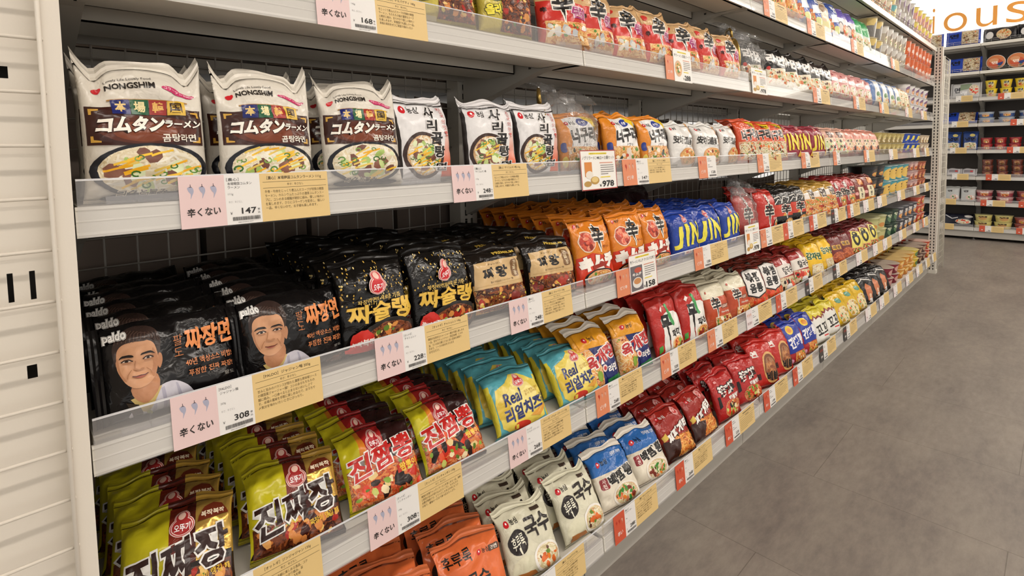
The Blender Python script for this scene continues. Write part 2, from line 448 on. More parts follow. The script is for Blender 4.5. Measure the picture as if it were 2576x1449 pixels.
# ------------------------------------------------------------------ packets
def pack_mesh(art, w, h, d, seed, zone, nx=14, nz=16, dent=1.0, ears=0.0, p=4.2, q=2.8, flare=.055, seal='tb', sealcol=None, sealh=.011, top=None, curl=.010):
    """pillow packet: returns body mesh and seal meshes. zone(s,t)->material paints the film itself"""
    mats = []
    def mi(m):
        if isinstance(m, str): m = film(m)
        if m not in mats: mats.append(m)
        return mats.index(m)
    def grid(n): return [.45*i/n + .55*(.5-.5*math.cos(math.pi*i/n)) for i in range(n+1)]
    gs, gt = grid(nx), grid(nz)
    sd = seed*7.31
    def shape(s, t, side):
        a, b = 2*s-1, 2*t-1
        if seal == 'lr': fa, fb = max(0, 1-abs(a)**q)**.5, max(0, 1-abs(b)**p)**.5; fl = 1+flare*0
        else: fa, fb = max(0, 1-abs(a)**p)**.5, max(0, 1-abs(b)**(q*.62 if b > 0 else q*1.5))**.5
        k = fa*fb; x = (s-.5)*w; z = t*h
        if seal == 'lr': z = h/2+(z-h/2)*(1+flare*(abs(a)**5)-flare*.4)
        else: x *= 1+flare*(abs(b)**5)-flare*.4
        z += (top(s) if top else .005*math.sin(s*3.1)+.007*noise.noise(Vector((s*3.5, sd, 1))))*max(0, b)**3
        z += ears*abs(a)**7*max(0, b)**5
        y = side*d/2*k
        nn = noise.noise(Vector((x*22+sd, z*22, side*3+sd)))*.0042
        cr = (1-abs(noise.noise(Vector((x*38-sd, z*30+sd, side*5.0)))))**4*.0030
        ed = noise.noise(Vector((x*130+sd, z*12, 4+side)))*.0022*abs(b)**3
        eg = noise.noise(Vector((x*25, z*95+sd, 9+side)))*.0018*abs(a)**4
        up = max(0, b)
        rg = (1-abs(noise.noise(Vector((x*26+z*20+sd*2, z*34-x*9, 2.0+side)))))**6*.0058
        y += side*dent*(nn*(1+1.5*up)-cr-rg*(.35+1.3*up*up)+ed*(1+up)+eg)*min(1, k*1.6)
        if curl: y += curl*max(0, (t-.74)/.26)**2
        return Vector((x, y, z))
    F = [[shape(s, t, -1) for t in gt] for s in gs]; B = [[shape(s, t, 1) for t in gt] for s in gs]
    bm = bmesh.new()
    for G in (F, B):
        vs = [[bm.verts.new(v) for v in row] for row in G]
        for i in range(nx):
            for j in range(nz):
                k = mi(zone((gs[i]+gs[i+1])/2, (gt[j]+gt[j+1])/2))
                for tri in ((vs[i][j], vs[i+1][j], vs[i+1][j+1]), (vs[i][j], vs[i+1][j+1], vs[i][j+1])):
                    f = bm.faces.new(tri); f.smooth = True; f.material_index = k
    bmesh.ops.remove_doubles(bm, verts=bm.verts[:], dist=2e-5)
    bmesh.ops.recalc_face_normals(bm, faces=bm.faces[:])
    N = [[None]*(nz+1) for _ in range(nx+1)]
    for i in range(nx+1):
        for j in range(nz+1):
            u = F[min(i+1, nx)][j]-F[max(i-1, 0)][j]; v = F[i][min(j+1, nz)]-F[i][max(j-1, 0)]
            n = u.cross(v); n = n.normalized() if n.length > 0 else Vector((0, -1, 0))
            if n.y > 0: n = -n
            N[i][j] = n
    if art: art.place(bm, mats, F, N, gs, gt)
    me = bpy.data.meshes.new('noodle_packet'); bm.to_mesh(me); custom_normals(bm, me, art.normals if art else {}); bm.free()
    for m in mats: me.materials.append(m)
    seals = []
    rs = random.Random(seed)
    for nm, en in (('top_seal', 1), ('bottom_seal', 0)) if seal == 'tb' else (('left_seal', 0), ('right_seal', 1)):
        sb = bmesh.new(); rows = []; ph = rs.uniform(0, 6); amp = rs.uniform(.003, .0065); sgn = 1 if en else -1
        n = max(nx, 10); smats = []
        for k in range(5):
            row = []
            for i in range(n+1):
                u = i/n
                if seal == 'tb':
                    p0 = shape(u, en, -1); z = p0.z + ((sealh*(1+.3*math.sin(u*8+ph)) if en else -.004)*k/4)
                    y = p0.y + (amp*math.sin(u*7+ph)+.0012*math.sin(u*23+ph))*k/4 + (.0009 if k % 2 else -.0009) + (en*.009*(k/4)**2)
                    if not en: y += .009*(k/4)
                    row.append(sb.verts.new((p0.x, y, z)))
                else:
                    p0 = shape(en, u, -1)
                    row.append(sb.verts.new((p0.x+sgn*sealh*k/4, p0.y+amp*math.sin(u*6+ph)*k/4+(.0008 if k % 2 else -.0008), p0.z)))
            rows.append(row)
        def smi(m):
            if isinstance(m, str): m = film(m, .25, .2)
            if m not in smats: smats.append(m)
            return smats.index(m)
        for a, b in zip(rows, rows[1:]):
            for i in range(n):
                f = sb.faces.new((a[i], a[i+1], b[i+1], b[i])); f.smooth = False
                u = (i+.5)/n
                f.material_index = smi(sealcol(u) if callable(sealcol) else (sealcol or (zone(u, en) if seal == 'tb' else zone(en, u))))
        sm = bpy.data.meshes.new(nm); sb.to_mesh(sm); sb.free()
        for m in smats: sm.materials.append(m)
        seals.append((nm.replace('left_', 'side_').replace('right_', 'side_'), sm))
    return me, seals

KINDS = {}
class Kind: pass
def define(name, look, w, h, d, paintfn, zone, variants=1, cat='noodle packet', **kw):
    """register a product: art is drawn once per variant, meshes are shared by every packet of the kind"""
    w *= .965
    k = Kind(); k.look, k.w, k.h, k.d, k.cat = look, w, h, d, cat; k.meshes = []
    for v in range(variants):
        a = Art(w, h, seed=len(KINDS)*11+v+3); paintfn(a)
        k.meshes.append(pack_mesh(a, w, h, d, len(KINDS)*3+v+1, zone, **kw))
    k.n = 0; KINDS[name] = k
    return k
PROTO = {}
def packet(kind, var, loc, rot, label, group, sc=1.0):
    k = KINDS[kind]; var %= len(k.meshes); key = (kind, var)
    if key not in PROTO:
        me, seals = k.meshes[var]
        o = bpy.data.objects.new('noodle_packet', me); COL.objects.link(o); ch = []
        for i, (nm, sm) in enumerate(seals):
            ch.append(link(nm, sm, o))
        PROTO[key] = (o, ch)
    else:
        p, pc = PROTO[key]
        o = p.copy(); COL.objects.link(o)
        for c in pc:
            d = c.copy(); COL.objects.link(d); d.parent = o
    o.location = loc; o.rotation_euler = rot; o.scale = (sc, sc, sc)
    return tag(o, label, k.cat, group)
NUM = ['one', 'two', 'three', 'four', 'five', 'six', 'seven', 'eight']
STUFF = []
KEEP = 3.05
def stand(kind, xs, y, z, lean=8, rows=1, pitch=.045, yaw=0, jit=1.0, rl=0, lift=0, dlean=0, bottom=False, rowjit=.003, first=0):
    """columns of one product on a shelf. xs: column centres; y: front bottom edge; z: shelf top. Labels count columns from the white panel."""
    k = KINDS[kind]; n = len(xs)
    yaws = yaw if isinstance(yaw, (list, tuple)) else [yaw]*n
    leans = lean if isinstance(lean, (list, tuple)) else [lean]*n
    rws = rows if isinstance(rows, (list, tuple)) else [rows]*n
    for c, x in enumerate(xs):
        pt = max(pitch, k.d/math.cos(math.radians(leans[c]))*1.05)
        for r in range(rws[c]):
            if r and y + r*pt + k.d + k.h*math.sin(math.radians(leans[c])) > .425: break
            j = R.uniform(-1, 1)*jit; j2 = R.uniform(-1, 1)*jit
            th = math.radians(leans[c] + (j*1.2 if r == 0 else j*1.5) + dlean*r)
            yw = math.radians(yaws[c]-(7 if x > 1.75 else 0)+(j2*1.6 if r == 0 else j2*2.6)); rr = math.radians(rl+(j*j2*4 if r else j2*.6))
            yy = y - .004 + k.d*.42 + r*pt
            sd = .0045
            loc = (x+(j2*rowjit if r else 0), yy, z + sd*math.cos(th) + math.sin(th)*k.d*.30 + lift*r + (abs(j2)*.007 if r else 0))
            if n > 1 and rws[c] > 1: lb = f"{k.look}, " + (f"front of {ORD[c]} column from white panel" if r == 0 else f"row {NUM[r]} of {ORD[c]} column from white panel")
            elif n > 1: lb = f"{k.look}, {ORD[c]} one from white panel"
            elif rws[c] > 1: lb = f"{k.look}, " + ('front one of its column' if r == 0 else f"row {NUM[r]} of its column")
            else: lb = k.look
            if r*1.0 + x*.42 > KEEP and r > 0: STUFF.append((kind, c+2*r, loc, (-th, rr, yw))); continue
            packet(kind, c+2*r if r else c, loc, (-th, rr, yw), lb, f"{k.look}, all of them")
# ------------------------------------------------------------------ foods printed on the packets
GOM = [('n', ['#efe6cf', '#e2d3b0', '#f6f0df'], 120, .03), ('b', ['#8a5a48', '#74493a'], 12, .013), ('b', ['#c9d98f', '#aac46a', '#e4ecc0'], 16, .008),
       ('s', ['#f2b21e', '#f6c63a', '#e8c860'], 24, .026), ('r', ['#5c8a3a', '#86ab52', '#3f6f2c'], 16, .0045)]
JJA = [('n', ['#5a2a16', '#7a3d1e', '#8e4c26', '#3c1a0e'], 150, .03), ('b', ['#c87838', '#d89048'], 12, .008), ('b', ['#a82416', '#3a120a'], 10, .008), ('b', ['#e8c070'], 7, .005), ('b', ['#5c7a28', '#d9c24a'], 6, .005)]
SEA = [('n', ['#c8502a', '#d8703a', '#e08a4a', '#a83a20'], 110, .028), ('b', ['#d83a20', '#c42c18', '#e85a38'], 14, .013), ('b', ['#20120e', '#2e1a14'], 8, .013), ('b', ['#e8c98a', '#f0dcb0'], 10, .008), ('b', ['#88a83a', '#c8d070', '#5a7a24'], 12, .007)]
RED = [('n', ['#e8a24a', '#d8823a', '#f0bc68', '#c8642a'], 110, .026), ('b', ['#5a8a34', '#84a844'], 10, .006), ('b', ['#8c2a18', '#b83a20'], 8, .008), ('b', ['#f0e0b8'], 6, .006)]
ORN = [('n', ['#e6b46a', '#d89a4c', '#f2cc8c', '#c87c3a'], 110, .026), ('b', ['#c84a24', '#8a3018'], 9, .008), ('b', ['#5c8a3a'], 8, .006), ('b', ['#f4ead0'], 6, .007)]
PAL = [('n', ['#e6dab4', '#f2ead2', '#d2c294'], 90, .024), ('b', ['#d8642c', '#e8842c'], 7, .008), ('b', ['#6a8a34'], 7, .006), ('b', ['#5a3020'], 4, .006)]
GL = '#e8c25a'
def badge(a, s, t, r, red='#c8242c', ring='#f2d4cc', txt='오뚜기'):
    """two-lobed red maker's badge with a pale outline"""
    k = a.w/a.h
    for c, g in ((ring, 1.0), ('#b02026', .93), (ring, .86), (red, .78)):
        a.E(c, s, t, r*g, r*.8*k*g); a.E(c, s, t+r*.72*k, r*.62*g, r*.58*k*g)
    a.E('#f0c8b8', s, t+r*.82*k, r*.3, r*.3*k)
    a.T(txt, s-r*.62, t-r*.36*k, s+r*.62, t+r*.22*k, '#ffffff', b=.02)
def nlogo(a, s, t, hs, txt='농심', col='#2a2420'):
    k = a.w/a.h
    a.E('#c8242c', s, t, hs*.32, hs*.26*k, rot=25); a.E('#ffffff', s+hs*.04, t+hs*.05*k, hs*.09, hs*.09*k)
    a.T(txt, s+hs*.45, t-hs*.22*k, s+hs*1.35, t+hs*.28*k, col, b=.02)
def shin(a, s0, t0, s1, t1, tail=.12, col='#15110f', o='#f4ece0'):
    """the large brush character with its long tail"""
    a.T('辛', s0, t0+tail, s1, t1, col, o=o, ow=.05, b=.03)
    m = (s0+s1)/2
    a.P(o, [(m-.05*(s1-s0)*2, t0+tail+.03), (m+.10*(s1-s0), t0+tail+.03), (m+.03, t0-.012), (m-.015, t0-.005)])
    a.P(col, [(m-.04*(s1-s0)*1.4, t0+tail+.05), (m+.06*(s1-s0), t0+tail+.05), (m+.015, t0+.004)])

# --- white packet with the brown banner
def komu(a):
    a.E('#c8242c', .135, .895, .045, .022, rot=28)
    a.T('Lovely Life Lovely Food', .2, .925, .56, .945, '#3a3430', b=0); a.T('NONGSHIM', .2, .875, .58, .915, '#2a2420', b=.03)
    a.E('#c8386a', .78, .875, .15, .022, rot=-5); a.T('コラーゲン500mg', .65, .863, .92, .888, '#ffe4ea', b=.015, rot=-5)
    a.P('#3a1a12', [(.03, .435), (.95, .425), (.95, .735), (.03, .75)])
    a.E('#5a2816', .5, .56, .40, .12); a.E('#7a3a1c', .47, .545, .26, .085)
    for s, t, u, v in ((.055, .455, 1, 1), (.925, .447, -1, 1), (.055, .73, 1, -1), (.925, .715, -1, -1)):
        a.P('#d8a848', [(s, t), (s+.07*u, t), (s+.07*u, t+.012*v), (s+.02*u, t+.02*v), (s+.018*u, t+.05*v), (s, t+.05*v)])
    a.R('#b08040', .2, .792, .84, .802)
    for i, (c, ch, tc) in enumerate((('#1c2468', '本', '#e8c880'), ('#1c5a38', '場', '#f0e0a8'), ('#a03028', '韓', '#e8b860'), ('#e0b848', '国', '#3a2410'))):
        x = .225+.148*i
        a.R(c, x, .685, x+.143, .797); a.T(ch, x+.025, .703, x+.118, .785, tc, b=.03)
    a.T('コムタン', .09, .535, .64, .672, '#fbf6ea', b=.055, sh=.25, rot=2, o='#2a120c', ow=.03)
    a.T('ラーメン', .64, .575, .93, .64, '#fbf6ea', b=.04, sh=.2, o='#2a120c', ow=.03)
    a.T('곰탕라면', .60, .455, .88, .522, '#f6efe0', b=.02)
    a.bowl(.5, .225, .465, .225, '#191a22', ['#d8c8a0', '#efe4c8', '#c8b488'], GOM, .89)
    a.E('#0f1016', .5, .02, .4, .03); a.T('コクと旨み', .22, .03, .62, .075, '#3a2c20', b=.03, sh=.2, o='#f0e6d0', ow=.06)
define('komu', 'white noodle packet with brown banner', .133, 0.143, .045, komu, lambda s, t: '#dfd8cb', 3, ears=.024, nx=24, nz=26, dent=1.25, top=lambda s: .016*math.sin(3.1*s)-.012*math.exp(-((s-.14)/.07)**2)-.012*math.exp(-((s-.86)/.07)**2), sealh=.014)

# --- silver-white packet with vertical black lettering
def sali(a):
    a.P('#2a2422', [(.0, .02), (.05, .02), (.05, .95), (.0, .95)])
    a.P('#e4e2e2', [(.05, .03), (.95, .03), (.95, .95), (.05, .95)])
    a.P(gradfilm('#e05a20', '#e8dcd4', 'Z', .02, .10), [(.72, .03), (.95, .03), (.95, .7), (.84, .55)])
    nlogo(a, .16, .875, .2)
    a.bowl(.42, .31, .36, .30, '#3a2620', ['#c89a68', '#dcb482', '#a87444'], GOM, .85)
    for i, (ch, s, t) in enumerate((('사', .62, .80), ('리', .63, .635), ('곰', .68, .47), ('탕', .71, .29), ('면', .73, .13))):
        z = .155 if i < 4 else .1
        a.T(ch, s-.12, t-.02, s+.10, t-.02+z, '#171312', b=.035, sh=.12, o='#f2eeea', ow=.05)
    a.TV('진국의맛!', .855, .93, .065, '#b83a30', 1.2, b=.0)
    a.R('#241e1c', .02, .945, .98, .957)
define('sali', 'silver noodle packet with vertical black lettering', .122, 0.136, .040, sali, lambda s, t: '#d9d7d8' if t < .95 else '#e2dfdf', 2, ears=.012, nx=20, nz=22, dent=1.0, flare=.06)

def neog_w(a):
    a.P('#eceae8', [(.16, .02), (.98, .02), (.98, .97), (.3, .97)]); a.P('#f0cc28', [(.62, .98), (.98, .98), (.98, .74)])
    a.E('#24388c', .62, .87, .13, .07); a.T('순한', .54, .845, .70, .895, '#ffffff', b=.02)
    nlogo(a, .26, .86, .14); a.T('너구리', .22, .5, .96, .78, '#161210', b=.05, sh=.2, rot=6); a.T('ノグリ', .5, .42, .72, .48, '#3a3430', b=.02)
    a.food(.14, .02, .98, .42, ORN+[('b', ['#20302a'], 6, .009), ('b', ['#e8d8c8'], 8, .008)], ['#e0b078', '#f0d4a8', '#c87848'], True)
    a.RR('#24388c', .03, .32, .12, .5, .4); a.E('#e8d060', .08, .15, .05, .1)
define('neog_w', 'orange and white noodle packet with yellow corner', .132, 0.13, .040, neog_w, lambda s, t: '#e08a28' if s < .2 or t > .95 else '#e9e6e2', 2, dent=1.2)
def anse(a):
    a.T('安城湯麺', .06, .5, .95, .72, '#2a2622', b=.03, sh=.15, rot=-3); nlogo(a, .14, .9, .12); a.T('アンソンタンメン', .5, .44, .9, .475, '#5a544e', b=0)
    a.bowl(.6, .2, .37, .22, '#d89a5a', ['#d8823c', '#ecb870', '#b85c28'], ORN, .88)
define('anse', 'white noodle packet with thin black characters', .135, 0.116, .038, anse, lambda s, t: '#e6e4e0' if s < .92 else '#d8a060', 2)
def neog_r(a):
    a.P('#e8c828', [(.5, .98), (.98, .98), (.98, .74)]); a.T('얼큰한', .6, .86, .92, .94, '#2a2014', b=.03)
    a.T('너구리', .12, .52, .92, .8, '#141010', b=.05, sh=.2, rot=5, o='#f4dcd0', ow=.06)
    a.food(.04, .03, .97, .48, SEA+PAL, ['#c85a38', '#e8b088', '#8a3420'], True)
define('neog_r', 'orange-red noodle packet with black lettering', .135, 0.14, .040, neog_r, lambda s, t: '#d2502c', 2)
def jin_m(a):
    badge(a, .5, .86, .1)
    for ch, s0, s1, d in (('J', .05, .36, 0), ('I', .40, .52, .03), ('N', .55, .92, .05)): a.T(ch, s0, .2+d, s1, .72+d, '#e8d43c', b=.035, sh=.15, o='#c8a02c', ow=.02)
    a.P('#d8a838', [(.78, .04), (.97, .04), (.97, .3)]); a.RR('#f0d8d0', .3, .07, .62, .14, .4); a.T('HOT', .35, .085, .57, .125, '#a01c2c', b=.03)
define('jin_m', 'maroon noodle packet with tall yellow letters', .135, 0.13, .040, jin_m, lambda s, t: '#8e2236', 2)
def salmon(a):
    a.food(.1, .05, .9, .62, PAL+[('b', ['#e8a890', '#c86858', '#f0c8b8'], 20, .012), ('b', ['#402a24'], 5, .012)], ['#e8b8a4', '#d88a78', '#f0d8c8'], True)
    a.E('#f0d0c4', .35, .8, .1, .06)
define('salmon', 'salmon pink noodle packet with food picture', .14, 0.133, .04, salmon, lambda s, t: '#d98e7c', 1, nx=10, nz=10, cat='noodle packet')
def palegrn(a):
    a.food(.08, .04, .92, .66, PAL+[('b', ['#c8d8a0', '#f0ece0'], 18, .012), ('b', ['#2a1c1a'], 8, .012), ('b', ['#d87868'], 8, .01)], ['#d8d4b8', '#e8c8b0', '#b8c090'], True)
    a.T('면', .3, .68, .7, .9, '#4a3028', b=.04)
define('palegrn', 'pale noodle packet with green and pink food', .13, 0.13, .04, palegrn, lambda s, t: '#d8a894', 1, nx=10, nz=10)

# --- second shelf down from the cups
def chapa(a):
    a.E('#3c4a1c', .24, .55, .2, .16); a.E('#c8b84a', .24, .55, .15, .12); a.T('OLIVE OIL', .1, .52, .38, .57, '#3c4a1c', b=.03)
    a.T('チャパゲティ', .36, .62, .97, .76, '#f6f0dc', b=.05, sh=.25, rot=6, o='#3a2a14', ow=.05)
    a.T('올리브', .06, .22, .46, .36, '#f0e040', b=.05, rot=8, o='#2a2c10', ow=.05)
    a.food(.34, .03, .97, .6, [('n', ['#b8502c', '#8a3018', '#d07848', '#5a1e10'], 130, .034)]+JJA, ['#4a2012', '#8a4024', '#20100a'], True)
define('chapa', 'olive noodle packet with dark noodles picture', .14, 0.15, .045, chapa, lambda s, t: '#c8b650' if s < .55 or t > .6 else '#b0a040', 2, nx=18, nz=20)
def shin_t(a):
    a.P('#c8322a', [(.02, .38), (.98, .2), (.98, .66), (.02, .74)]); a.food(.12, .02, .98, .36, ORN+[('b', ['#d8d4cc', '#b8bcc0'], 8, .01)], ['#e8a860', '#f0c890', '#c87838'], True)
    a.E('#c8322a', .14, .86, .07, .05); shin(a, .3, .34, .72, .88, .14); a.T('탬', .68, .42, .94, .62, '#a83a78', o='#f2dce0', ow=.05, b=.02, rot=-8)
    a.T('辛', .06, .5, .18, .6, '#2a1412', b=.03)
define('shin_t', 'tan and red noodle packet with brush character', .126, 0.14, .042, shin_t, lambda s, t: '#cfa878' if t > .68 else ('#c23a2c' if s < .3 else '#d8a070'), 2, ears=.014, dent=1.4)
def shinblk(a):
    a.food(.05, .02, .97, .46, PAL+[('b', ['#e8b080', '#d87848'], 10, .012)], ['#e8dcc4', '#f0e8d8', '#d8b890'], True)
    a.P('#121010', [(.02, .44), (.98, .5), (.98, .98), (.02, .98)]); a.T('라면', .1, .56, .95, .88, '#ece8e2', b=.05, sh=.15, rot=-4)
    a.E('#c8322a', .12, .46, .06, .05)
define('shinblk', 'black and cream noodle packet with white lettering', .135, 0.142, .042, shinblk, lambda s, t: '#161312' if t > .46 else '#e2d4bc', 2, ears=.01)
def pink(a):
    a.food(.2, .03, .95, .5, PAL+[('b', ['#3a2420', '#e8d8d0', '#c86a60'], 14, .012)], ['#d89888', '#f0d8c8', '#a85848'], False); a.E('#a84850', .3, .72, .05, .04); a.E('#a84850', .55, .8, .05, .04)
    a.E('#f0dcd8', .5, .62, .28, .08)
define('pink', 'pink noodle packet with bottle picture', .14, 0.14, .045, pink, lambda s, t: '#dc9c98', 1, nx=10, nz=10)
def bluew(a):
    a.P('#e6e6e2', [(.4, .02), (.98, .02), (.98, .98), (.55, .98)]); a.E('#58824a', .7, .4, .15, .12); a.food(.5, .05, .95, .35, PAL, ['#e8e0d0', '#d0c8b0'], False)
define('bluew', 'blue and white noodle packet', .15, .15, .05, bluew, lambda s, t: '#6884b4', 1, nx=10, nz=10)
def tanp(a):
    a.P('#c04a34', [(.02, .3), (.4, .4), (.4, .98), (.02, .98)]); a.food(.3, .04, .95, .7, PAL, ['#e0c8a0', '#f0e0c0', '#c8a070'], True)
define('tanp', 'tan noodle packet with red side', .14, .145, .045, tanp, lambda s, t: '#d8b890', 1, nx=10, nz=10)

# --- the shelf below the cups, far bays
def orap(a):
    a.food(.15, .04, .9, .6, RED, ['#d8702c', '#e8a860', '#a84420'], False); a.T('면', .3, .65, .7, .9, '#f4e8d4', b=.04)
define('orap', 'orange noodle packet with noodle bowl', .14, .16, .04, orap, lambda s, t: '#c86a30', 1, nx=10, nz=10)
def bluep(a):
    a.E('#c87038', .3, .3, .24, .2); a.food(.12, .16, .5, .44, RED, ['#c85a2c', '#e89858'], False); a.P('#e8ecf0', [(.4, .4), (.95, .45), (.95, .7), (.4, .62)]); a.T('면', .55, .72, .9, .92, '#e8ecf4', b=.05)
    a.E('#d8dc90', .7, .2, .2, .12)
define('bluep', 'blue noodle packet with white stripe', .14, .16, .04, bluep, lambda s, t: '#2c50a4', 1, nx=10, nz=10)
def creamp(a):
    a.P('#e4dca0', [(.05, .04), (.95, .04), (.95, .4), (.05, .46)]); a.E('#8a6a4a', .5, .75, .2, .12); a.E('#e8d0b0', .5, .42, .25, .1)
define('creamp', 'cream noodle packet with brown spot', .12, .15, .04, creamp, lambda s, t: '#d8cbb4', 1, nx=10, nz=10)
def purp(a):
    a.P('#e8e2e4', [(.04, .04), (.96, .04), (.96, .62), (.04, .7)]); a.E('#2a2228', .4, .36, .22, .2); a.E('#e0d8d0', .4, .38, .15, .14); a.food(.5, .1, .95, .5, SEA, ['#d8a8a0', '#f0d8d0'], False)
define('purp', 'purple and white noodle packet', .14, .165, .042, purp, lambda s, t: '#6a58b4', 1, nx=10, nz=10)
def green(a):
    a.P('#dce4d8', [(.04, .04), (.96, .04), (.96, .45), (.04, .52)]); a.food(.2, .06, .8, .44, PAL, ['#d8d8c0', '#e8e8d8'], False)
define('green', 'green and white noodle packet', .13, .16, .04, green, lambda s, t: '#3fa462', 1, nx=10, nz=10)

# --- chef portrait packet (landscape, sealed at its sides)
def paldo(a):
    sk, sk2, dk = '#cf9a74', '#ba835f', '#382a26'
    # white jacket, then neck, hair and face, all printed flat
    a.PS('#cfccd6', [(.16, -.02), (.2, .14), (.31, .24), (.44, .29), (.53, .23), (.60, .12), (.64, -.02)])
    a.P('#b3b0c0', [(.36, .24), (.385, .25), (.41, .0), (.38, .0)]); a.P('#b3b0c0', [(.47, .26), (.485, .25), (.54, .0), (.5, .0)]); a.P('#b3b0c0', [(.29, .2), (.31, .22), (.33, .0), (.3, .0)])
    a.P('#c9b070', [(.15, .2), (.22, .05), (.27, .02), (.37, .27), (.31, .24)]); a.P('#3a3026', [(.12, .18), (.17, .0), (.24, .0), (.2, .13)])
    a.PS(sk2, [(.17, .34), (.33, .43), (.355, .27), (.26, .13), (.18, .2)])
    a.PS(dk, [(.080, .58), (.068, .74), (.10, .86), (.17, .93), (.27, .945), (.355, .91), (.398, .81), (.392, .69), (.374, .60), (.33, .62), (.12, .62)])
    for i in range(9): a.line('#3a2c26', [(.1+.03*i, .80+.006*i), (.12+.03*i, .87), (.17+.028*i, .905-.002*i*i)], .0008)
    a.PS(sk2, [(.372, .62), (.392, .61), (.395, .54), (.375, .46), (.36, .5)])
    a.PS(sk, [(.084, .62), (.088, .72), (.13, .785), (.22, .80), (.31, .785), (.355, .72), (.368, .58), (.355, .46), (.33, .38), (.28, .32), (.23, .298), (.18, .315), (.13, .385), (.096, .5)])
    a.PS(sk2, [(.34, .7), (.366, .58), (.354, .46), (.325, .38), (.31, .42), (.33, .52), (.325, .62)]); a.PS(sk2, [(.088, .6), (.1, .66), (.11, .5), (.14, .4), (.11, .44)])
    a.PS(dk, [(.080, .62), (.074, .76), (.12, .85), (.22, .88), (.33, .85), (.382, .74), (.376, .63), (.367, .64), (.360, .72), (.340, .795), (.28, .785), (.2, .80), (.135, .785), (.100, .73), (.090, .64)])
    for i in range(12): a.line('#5a453c', [(.09+.024*i, .80+.008*math.sin(i)), (.105+.024*i, .86), (.15+.021*i, .91-.0012*i*i)], .0007)
    
    a.PS('#1c1412', [(.105, .635), (.135, .672), (.19, .665), (.205, .645), (.19, .642), (.14, .65)]); a.PS('#1c1412', [(.245, .645), (.262, .668), (.32, .672), (.352, .632), (.32, .65), (.262, .65)])
    for s in (.158, .298):
        a.E('#e6d4c4', s, .605, .028, .0095); a.E('#1a1210', s, .605, .013, .0105); a.line('#2a1812', [(s-.038, .602), (s-.012, .621), (s+.015, .621), (s+.04, .6)], .0014)
        a.line('#a87454', [(s-.03, .583), (s, .578), (s+.03, .583)], .0008)
    a.line('#a87450', [(.212, .6), (.202, .53), (.196, .5)], .001); a.PS('#b07c58', [(.19, .5), (.205, .485), (.232, .48), (.258, .487), (.268, .502), (.25, .51), (.23, .497), (.205, .51)])
    a.PS('#a65c4e', [(.180, .428), (.205, .424), (.23, .428), (.255, .424), (.280, .430), (.258, .405), (.228, .398), (.20, .407)]); a.line('#5a2a24', [(.175, .430), (.2, .420), (.23, .423), (.26, .419), (.286, .433)], .0012)
    a.line('#a87450', [(.175, .5), (.15, .455), (.145, .42)], .001); a.line('#a87450', [(.282, .5), (.306, .455), (.312, .42)], .001)
    a.T('paldo', .03, .81, .175, .92, '#f4f2ee', b=.035, o='#1a1614', ow=.03, o2='#f0eeea', ow2=.06)
    for i, ch in enumerate('팔도'): a.T(ch, .485, .66-.13*i, .555, .765-.13*i, '#c87a48', b=-.005)
    a.T('짜장면', .57, .56, .965, .82, '#e08a4c', b=.035, sh=.1, rot=2)
    a.T('40년 액상소스 비법!', .56, .40, .93, .47, '#d88450', b=.012); a.T('푸짐한 진짜 짜장!', .57, .285, .93, .36, '#d88450', b=.012)
    a.T('팔도', .84, .2, .93, .235, '#9a9690', b=0)
    a.food(.12, -.01, .60, .13, [('b', ['#3a120c', '#4c1a10', '#5c2414'], 30, .014), ('b', ['#c8b48c', '#a86a3a'], 9, .009), ('b', ['#8a8a3a'], 5, .006)], None, False)
    a.food(.74, .02, .98, .1, [('n', ['#5a3424', '#2a1610'], 24, .02)], None)
define('paldo', 'black packet with chef portrait', .152, 0.113, .052, paldo, lambda s, t: '#0f0d0e', 2, nx=24, nz=20, seal='lr', dent=1.2, p=5)

def jjas(a):
    rd = a.rnd
    for _ in range(95):
        s, t = rd.uniform(.04, .96), rd.uniform(.5, .98)
        a.E(rd.choice(['#d8b050', '#f0d890', '#b08c3c']), s, t, .009, .012, 6)
    for s, t, z in ((.9, .42, .02), (.13, .16, .02), (.22, .24, .015), (.88, .2, .018), (.94, .62, .02)):
        a.P('#f0e8d0', [(s-z, t), (s, t-z*.3), (s+z, t), (s, t+z*.3)]); a.P('#f0e8d0', [(s, t-z*1.6), (s+z*.2, t), (s, t+z*1.6), (s-z*.2, t)])
    badge(a, .5, .72, .13); a.T('짜장라면의 새로운 기준', .22, .555, .82, .605, '#e8c468', b=.01)
    a.T('짜슐랭', .08, .33, .93, .55, '#e6bc4e', b=.03, sh=.05, o='#5a4214', ow=.02)
    a.line('#e6bc4e', [(.6, .335), (.7, .3), (.8, .31), (.9, .36), (.94, .42), (.92, .46), (.87, .45), (.86, .41), (.89, .4)], .0035)
    a.bowl(.62, .16, .4, .19, '#26221f', ['#5a2c18', '#8a5030', '#2a140c'], JJA+[('b', ['#c8c878', '#9aac50'], 9, .007)], .8)
    a.P('#c82c22', [(.04, .05), (.42, .05), (.42, .09), (.38, .1), (.36, .2), (.3, .26), (.2, .27), (.12, .24), (.08, .18), (.07, .1), (.04, .09)]); a.T('복작복작', .09, .11, .37, .17, '#f8ece0', b=.03)
define('jjas', 'black noodle packet with gold dots', .13, 0.14, .042, jjas, lambda s, t: '#12100f', 2, nx=20, nz=22, dent=1.2)
